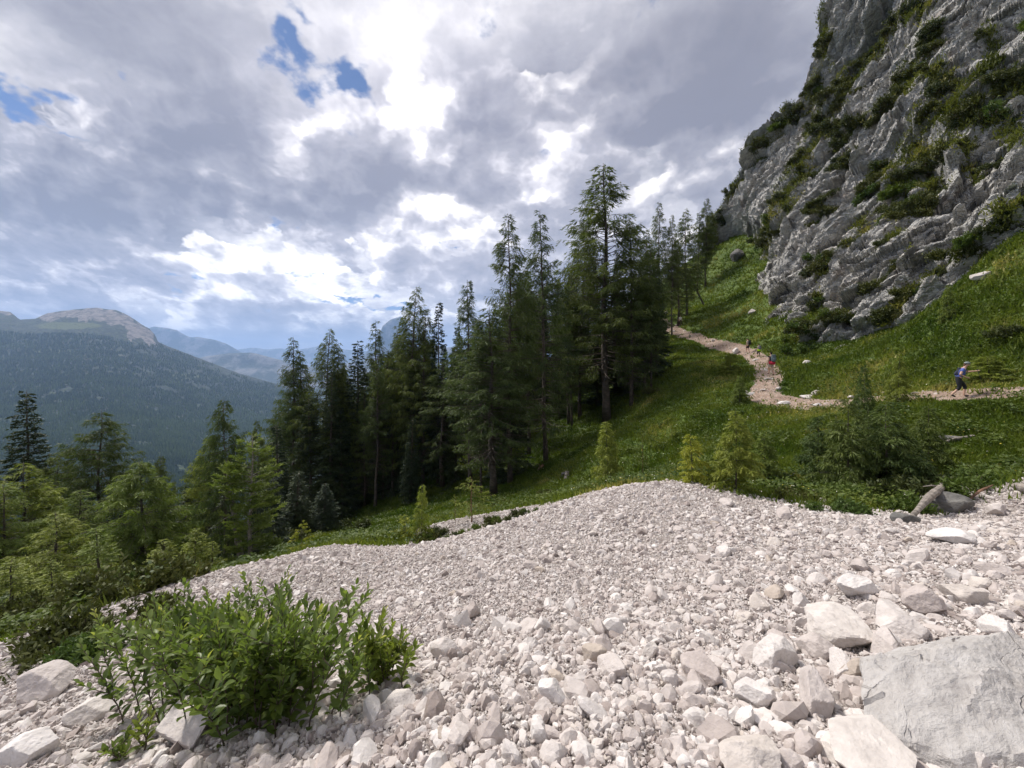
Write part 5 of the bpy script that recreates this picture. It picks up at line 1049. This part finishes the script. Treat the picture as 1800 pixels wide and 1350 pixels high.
def person(label, loc, rz, s, J, shirt, pants, pant_len, shoe, hair, cap=None, hairlen=.1, sleeve=.6, band=None, hands=True):
    """J: joints in metres for a 1.72 m adult facing +Y"""
    root = empty('person', loc, rz, label, 'person', sc=s); A = {k: np.array(v, float) for k, v in J.items()}
    V = [A['pelvis'], A['waist'], A['chest'], A['neck'], A['headb'], A['head'], A['top']]; rad = [(.135, .105), (.125, .095), (.155, .105), .055, .062, (.078, .095), (.055, .06)]
    E = [(0, 1), (1, 2), (2, 3), (3, 4), (4, 5), (5, 6)]
    f = A['face']; V.append(A['head']+f*.105+np.array([0, 0, -.012])); rad.append(.014); E.append((5, 7))         # nose
    for sd in ('l', 'r'):
        i = len(V); V += [A['sh'+sd], A['el'+sd], A['wr'+sd]]; rad += [.058, .042, .028]; E += [(2, i), (i, i+1), (i+1, i+2)]
        if hands: finger_chain(V, E, rad, i+2, A['wr'+sd], A['wr'+sd]-A['el'+sd]+A.get('hd'+sd, np.zeros(3)), A.get('pl'+sd, np.array([0, 1., .1])), 1 if sd == 'l' else -1, .75)
        i = len(V); V += [A['hp'+sd], A['kn'+sd], A['an'+sd], A['to'+sd]]; rad += [.088, .058, .04, (.042, .03)]; E += [(0, i), (i, i+1), (i+1, i+2), (i+2, i+3)]
    skin_obj('body', V, E, rad, SKIN, root)
    # shirt
    V = [A['pelvis']*.8+A['waist']*.2, A['waist'], A['chest'], A['neck']*.72+A['chest']*.28]; rad = [.162, .152, (.182, .15), .088]; E = [(0, 1), (1, 2), (2, 3)]
    for sd in ('l', 'r'):
        i = len(V); V += [A['sh'+sd], A['sh'+sd]*(1-sleeve)+A['el'+sd]*sleeve]; rad += [.075, .068]; E += [(2, i), (i, i+1)]
        if sleeve >= 1: V.append(A['wr'+sd]); rad.append(.042); E.append((i+1, i+2))
    skin_obj('shirt', V, E, rad, shirt, root, root=1)
    V = [A['pelvis'], A['pelvis']*.5+A['waist']*.5]; rad = [.150, .140]; E = [(0, 1)]
    for sd in ('l', 'r'):
        i = len(V); V += [A['hp'+sd]]; rad += [.125]; E += [(0, i)]
        if pant_len <= .5: V.append(A['hp'+sd]*(1-2*pant_len)+A['kn'+sd]*2*pant_len); rad.append(.09); E.append((i, i+1))
        else:
            t = (pant_len-.5)*2; V += [A['kn'+sd], A['kn'+sd]*(1-t)+A['an'+sd]*t]; rad += [.076, .062]; E += [(i, i+1), (i+1, i+2)]
    skin_obj('trousers', V, E, rad, pants, root)
    for sd in ('l', 'r'):
        skin_obj('shoe', [A['an'+sd], A['an'+sd]*.5+A['to'+sd]*.5-[0, 0, .02], A['to'+sd]], [(0, 1), (1, 2)], [.052, (.05, .04), (.048, .034)], shoe, root)
    # hair, ears and eyes
    h = A['head']; up = unit(A['top']-A['head']); bk = -f
    skin_obj('hair', [h+up*.085+bk*.01, h+up*.03+bk*.045, h-up*.06+bk*.06, h-up*(.06+hairlen)+bk*.055], [(0, 1), (1, 2), (2, 3)], [(.08, .085), (.088, .075), (.07, .05), (.045, .03)], hair, root)
    rt = unit(np.cross(f, up)); mb = MB()
    for e in (-1, 1):
        c = h+f*.088+rt*e*.032+up*.012; mb.tube([c, c+f*.008], [.011, .006], 8)
    mb.build('eyes', plain('eyes', (.03, .025, .02), .3), root)
    mb = MB(); mb.tube([h+f*.092-up*.055-rt*.022, h+f*.1-up*.057, h+f*.092-up*.055+rt*.022], [.004, .007, .004], 6); mb.build('mouth', plain('lips', (.42, .17, .14), .5), root)
    if cap:
        mb = MB(); t = np.linspace(0, 1, 7); c0 = h+up*.03
        mb.tube([c0+up*(.10*math.sin(q*1.57)) for q in t], [.103*math.cos(q*1.5)+.004 for q in t], 18); cp = mb.build('cap', cap, root, True)
        mb = MB(); pts = np.array([c0+f*.06, c0+f*.13-up*.005, c0+f*.185-up*.02]); mb.add(np.concatenate([pts-rt*[[.085], [.08], [.045]], pts+rt*[[.085], [.08], [.045]], pts-rt*[[.085], [.08], [.045]]-up*.008, pts+rt*[[.085], [.08], [.045]]-up*.008]), Q=[[0, 3, 4, 1], [1, 4, 5, 2], [6, 7, 10, 9], [7, 8, 11, 10], [0, 1, 7, 6], [1, 2, 8, 7], [3, 9, 10, 4], [4, 10, 11, 5], [2, 5, 11, 8]])
        mb.build('visor', cap, cp)
        if band:
            mb = MB(); mb.tube([c0+up*.012, c0+up*.04], [.105, .1], 18, cap=False); mb.build('hat_band', band, cp)
    return root
def backpack(label, loc, rz, s, col, at, tilt=0, size=(.30, .17, .46)):
    root = empty('backpack', loc, rz, label, 'backpack', sc=s); a = np.array(at, float); w, d, h = size; c = cloth('pack_fabric', col)
    def blob(name, o_, sz, mat, par, k=.35):
        V, T = ico(3); V = np.sign(V)*np.abs(V)**.62; V = V*np.array(sz)*.5; ca, sa = math.cos(tilt), math.sin(tilt); V = np.stack([V[:, 0], V[:, 1]*ca-V[:, 2]*sa, V[:, 1]*sa+V[:, 2]*ca], 1); o_ = np.array([o_[0], o_[1]*ca-o_[2]*sa, o_[1]*sa+o_[2]*ca]); return mesh_np(name, V+a+o_, [T], mat, par, smooth=True)
    bd = blob('bag', (0, 0, 0), (w, d, h), c, root); blob('lid', (0, -.01, h*.48), (w*.95, d*1.05, h*.22), c, root); blob('front_pocket', (0, -d*.5, -h*.12), (w*.75, d*.5, h*.5), c, root)
    for e in (-1, 1):
        mb = MB(); x = e*.10; mb.tube([a+[x, d*.45, h*.36], a+[x, d*.45+.10, h*.44], a+[x*1.05, d*.45+.205, h*.24], a+[x*1.1, d*.45+.205, -.02], a+[x*1.2, d*.45+.10, -h*.38], a+[x, d*.45, -h*.4]], .016, 6); mb.build('strap', cloth('strap', (.03, .03, .035)), root, True)
    return root
def pole(label, p0, p1, rad=.008):
    root = empty('hiking_pole', tuple(p0), 0, label, 'hiking pole'); p0, p1 = np.array(p0, float), np.array(p1, float); q = p1-p0
    mb = MB(); mb.tube([[0, 0, 0], q*.5, q], [rad*1.2, rad, rad*.6], 8); mb.build('shaft', plain('pole_metal', (.05, .05, .055), .4), root, True)
    mb = MB(); mb.tube([-q*.02, q*.05, q*.11], [.016, .014, .015], 8); mb.build('grip', plain('cork', (.03, .03, .03), .8), root, True)
    return root
STAND = dict(pelvis=(0, 0, .95), waist=(0, .0, 1.1), chest=(0, .02, 1.32), neck=(0, .03, 1.46), headb=(0, .05, 1.53), head=(0, .06, 1.62), top=(0, .06, 1.69), face=(0, 1, 0),
 shl=(-.19, .02, 1.40), ell=(-.24, -.03, 1.13), wrl=(-.23, .10, .90), shr=(.19, .02, 1.40), elr=(.24, -.03, 1.13), wrr=(.23, .1, .90),
 hpl=(-.10, 0, .90), knl=(-.11, .06, .50), anl=(-.11, .0, .09), tol=(-.12, .16, .04), hpr=(.10, 0, .90), knr=(.11, .08, .5), anr=(.11, .12, .09), tor=(.12, .28, .04))
def mod(**k): d = dict(STAND); d.update(k); return d
# the near walker: striding to the right, pole in the raised left hand
h = hit(1685, 702, 14)+Vector((0, 0, .08)); rz = R(-122); s = .98
J1 = mod(pelvis=(0, -.02, .92), waist=(0, .05, 1.06), chest=(0, .14, 1.27), neck=(0, .2, 1.40), headb=(0, .23, 1.47), head=(0, .27, 1.55), top=(0, .28, 1.625), face=(.35, .9, -.25),
 shl=(-.18, .16, 1.35), ell=(-.26, .36, 1.20), wrl=(-.24, .60, 1.24), hdl=(0, .1, .05), shr=(.2, .10, 1.34), elr=(.28, -.03, 1.07), wrr=(.17, .19, .96), hdr=(-.1, .1, 0),
 hpl=(-.10, .0, .87), knl=(-.11, .24, .52), anl=(-.10, .20, .12), tol=(-.10, .37, .10), hpr=(.10, -.02, .87), knr=(.11, .0, .46), anr=(.11, -.26, .14), tor=(.11, -.12, .04))
blue = cloth('blue_shirt', (.085, .125, .40)); dk = cloth('black_cloth', (.012, .013, .018)); shoe = cloth('shoes', (.05, .045, .045)); brown = cloth('brown_hair', (.12, .06, .035)); gcap = cloth('grey_cap', (.14, .17, .17)); wht = cloth('white_cloth', (.7, .7, .68))
person('walker in a blue shirt, grey cap and black knee trousers striding right along the path', h, rz, s, J1, blue, dk, .68, shoe, brown, gcap, .14, .55, wht)
backpack('dark backpack on the back of the walker in the blue shirt', h, rz, s, (.02, .025, .05), (0, -.015, 1.17), -.35, (.27, .13, .38))
Mz = Matrix.Rotation(rz, 3, 'Z'); hd = h+Mz@Vector((-.24, .68, 1.26))*s; tip = h+Mz@Vector((-.28, .85, .62))*s
pole('dark hiking pole held out in the raised hand of the walker in blue', hd+(hd-tip)*.08, tip)
# seen from behind, walking away
def away(px_, feet, ht, label, ymin, shirt, pants, pl, hair, pack=None, lab2=None, rz=0, J=None, sleeve=.5, hairlen=.03, cap=None, extra=None, shoec=None, sl=None):
    h = hit(px_, feet, ymin)+Vector((0, 0, .07)); s = ht/F*h.y/1.72
    person(label, h, rz, s, J or STAND, shirt, pants, pl, shoec or shoe, hair, cap, hairlen, sleeve)
    if pack: backpack(lab2, h, rz, s, pack, (0, -.19, 1.22), 0, (.33, .2, .5))
    return h, s
beige = cloth('beige_shirt', (.42, .40, .33)); dkhair = cloth('dark_hair', (.02, .016, .013)); grey = cloth('grey_shirt', (.34, .34, .34)); neon = cloth('neon_yellow', (.52, .85, .03)); redc = cloth('red_jacket', (.45, .02, .05)); sand = cloth('beige_shorts', (.50, .43, .34))
JB = mod(knl=(-.11, .14, .52), anl=(-.11, .10, .14), tol=(-.11, .25, .12), anr=(.11, -.12, .09), tor=(.12, .04, .04))
away(1315, 622, 26, 'walker in a beige shirt and dark shorts, first of the three seen from behind', 42, beige, cloth('dark_shorts', (.05, .03, .035)), .42, dkhair, (.02, .02, .025), 'black backpack on the walker in the beige shirt', rz=R(25), J=JB)
hh, ss_ = away(1334, 628, 22, 'child in a grey top with a neon yellow jacket, between two adults', 38, grey, dk, .8, dkhair, (.16, .17, .18), 'small grey backpack on the child with neon yellow', rz=R(15), J=JB)
mb = MB(); mb.tube([[0, -.03, .76], [0, -.02, .9], [0, -.02, 1.02]], [.235, .215, .18], 14); e = mb.build('neon_jacket', neon, None, True); e.location = hh; e.scale = (ss_,)*3; e.rotation_euler = (0, 0, R(15)); tag(e, 'neon yellow jacket tied round the waist of the child', 'jacket')
hh, ss_ = away(1356, 661, 41, 'walker in beige shorts with a red jacket tied at the waist, seen from behind', 27, dk, sand, .46, dkhair, (.13, .17, .19), 'large grey backpack above the tied red jacket', rz=R(8), J=JB, shoec=cloth('dark_boots', (.03, .02, .03)))
mb = MB(); mb.tube([[0, -.05, .80], [0, -.06, .9], [0, -.04, 1.04]], [.19, .225, .17], 14); e = mb.build('red_jacket', redc, None, True); e.location = hh; e.scale = (ss_,)*3; e.rotation_euler = (0, 0, R(8)); tag(e, 'red jacket tied round the waist above beige shorts', 'jacket')
JA = mod(ell=(-.38, .0, 1.2), wrl=(-.52, .1, 1.0), elr=(.38, 0, 1.2), wrr=(.52, .1, 1.0))
away(1171, 563, 17.5, 'far walker in a white top with both arms spread, high on the path', 52, wht, dk, .95, dkhair, rz=R(180), J=JA)
away(1196, 573, 17.5, 'far walker in a white shirt and dark trousers stepping down the stony steps', 48, wht, cloth('maroon_trousers', (.06, .03, .03)), .95, dkhair, rz=R(170), J=JB)
away(1153, 553, 18, 'farthest walker, half hidden beside the leaning trunk at the path end', 58, cloth('tan_top', (.40, .33, .24)), dk, .9, dkhair, rz=R(180), J=JB)
# ------------------------------------------------------------------ haze
x0, x1, y0, y1, z0, z1 = -40000, 40000, -40000, 44000, -700, 2600
V = np.array([(x, y, z) for x in (x0, x1) for y in (y0, y1) for z in (z0, z1)], float)
o = mesh_np('haze', V, [np.array([[0, 1, 3, 2], [4, 6, 7, 5], [0, 4, 5, 1], [2, 3, 7, 6], [0, 2, 6, 4], [1, 5, 7, 3]])]); tag(o, kind='stuff')
m = bpy.data.materials.new('haze'); m.use_nodes = True; nt = m.node_tree; nt.nodes.clear()
vp = nt.nodes.new('ShaderNodeVolumePrincipled'); vp.inputs['Color'].default_value = (.42, .62, 1, 1); vp.inputs['Density'].default_value = HAZE
vp.inputs['Anisotropy'].default_value = .2
ou = nt.nodes.new('ShaderNodeOutputMaterial'); nt.links.new(vp.outputs[0], ou.inputs['Volume']); o.data.materials.append(m)
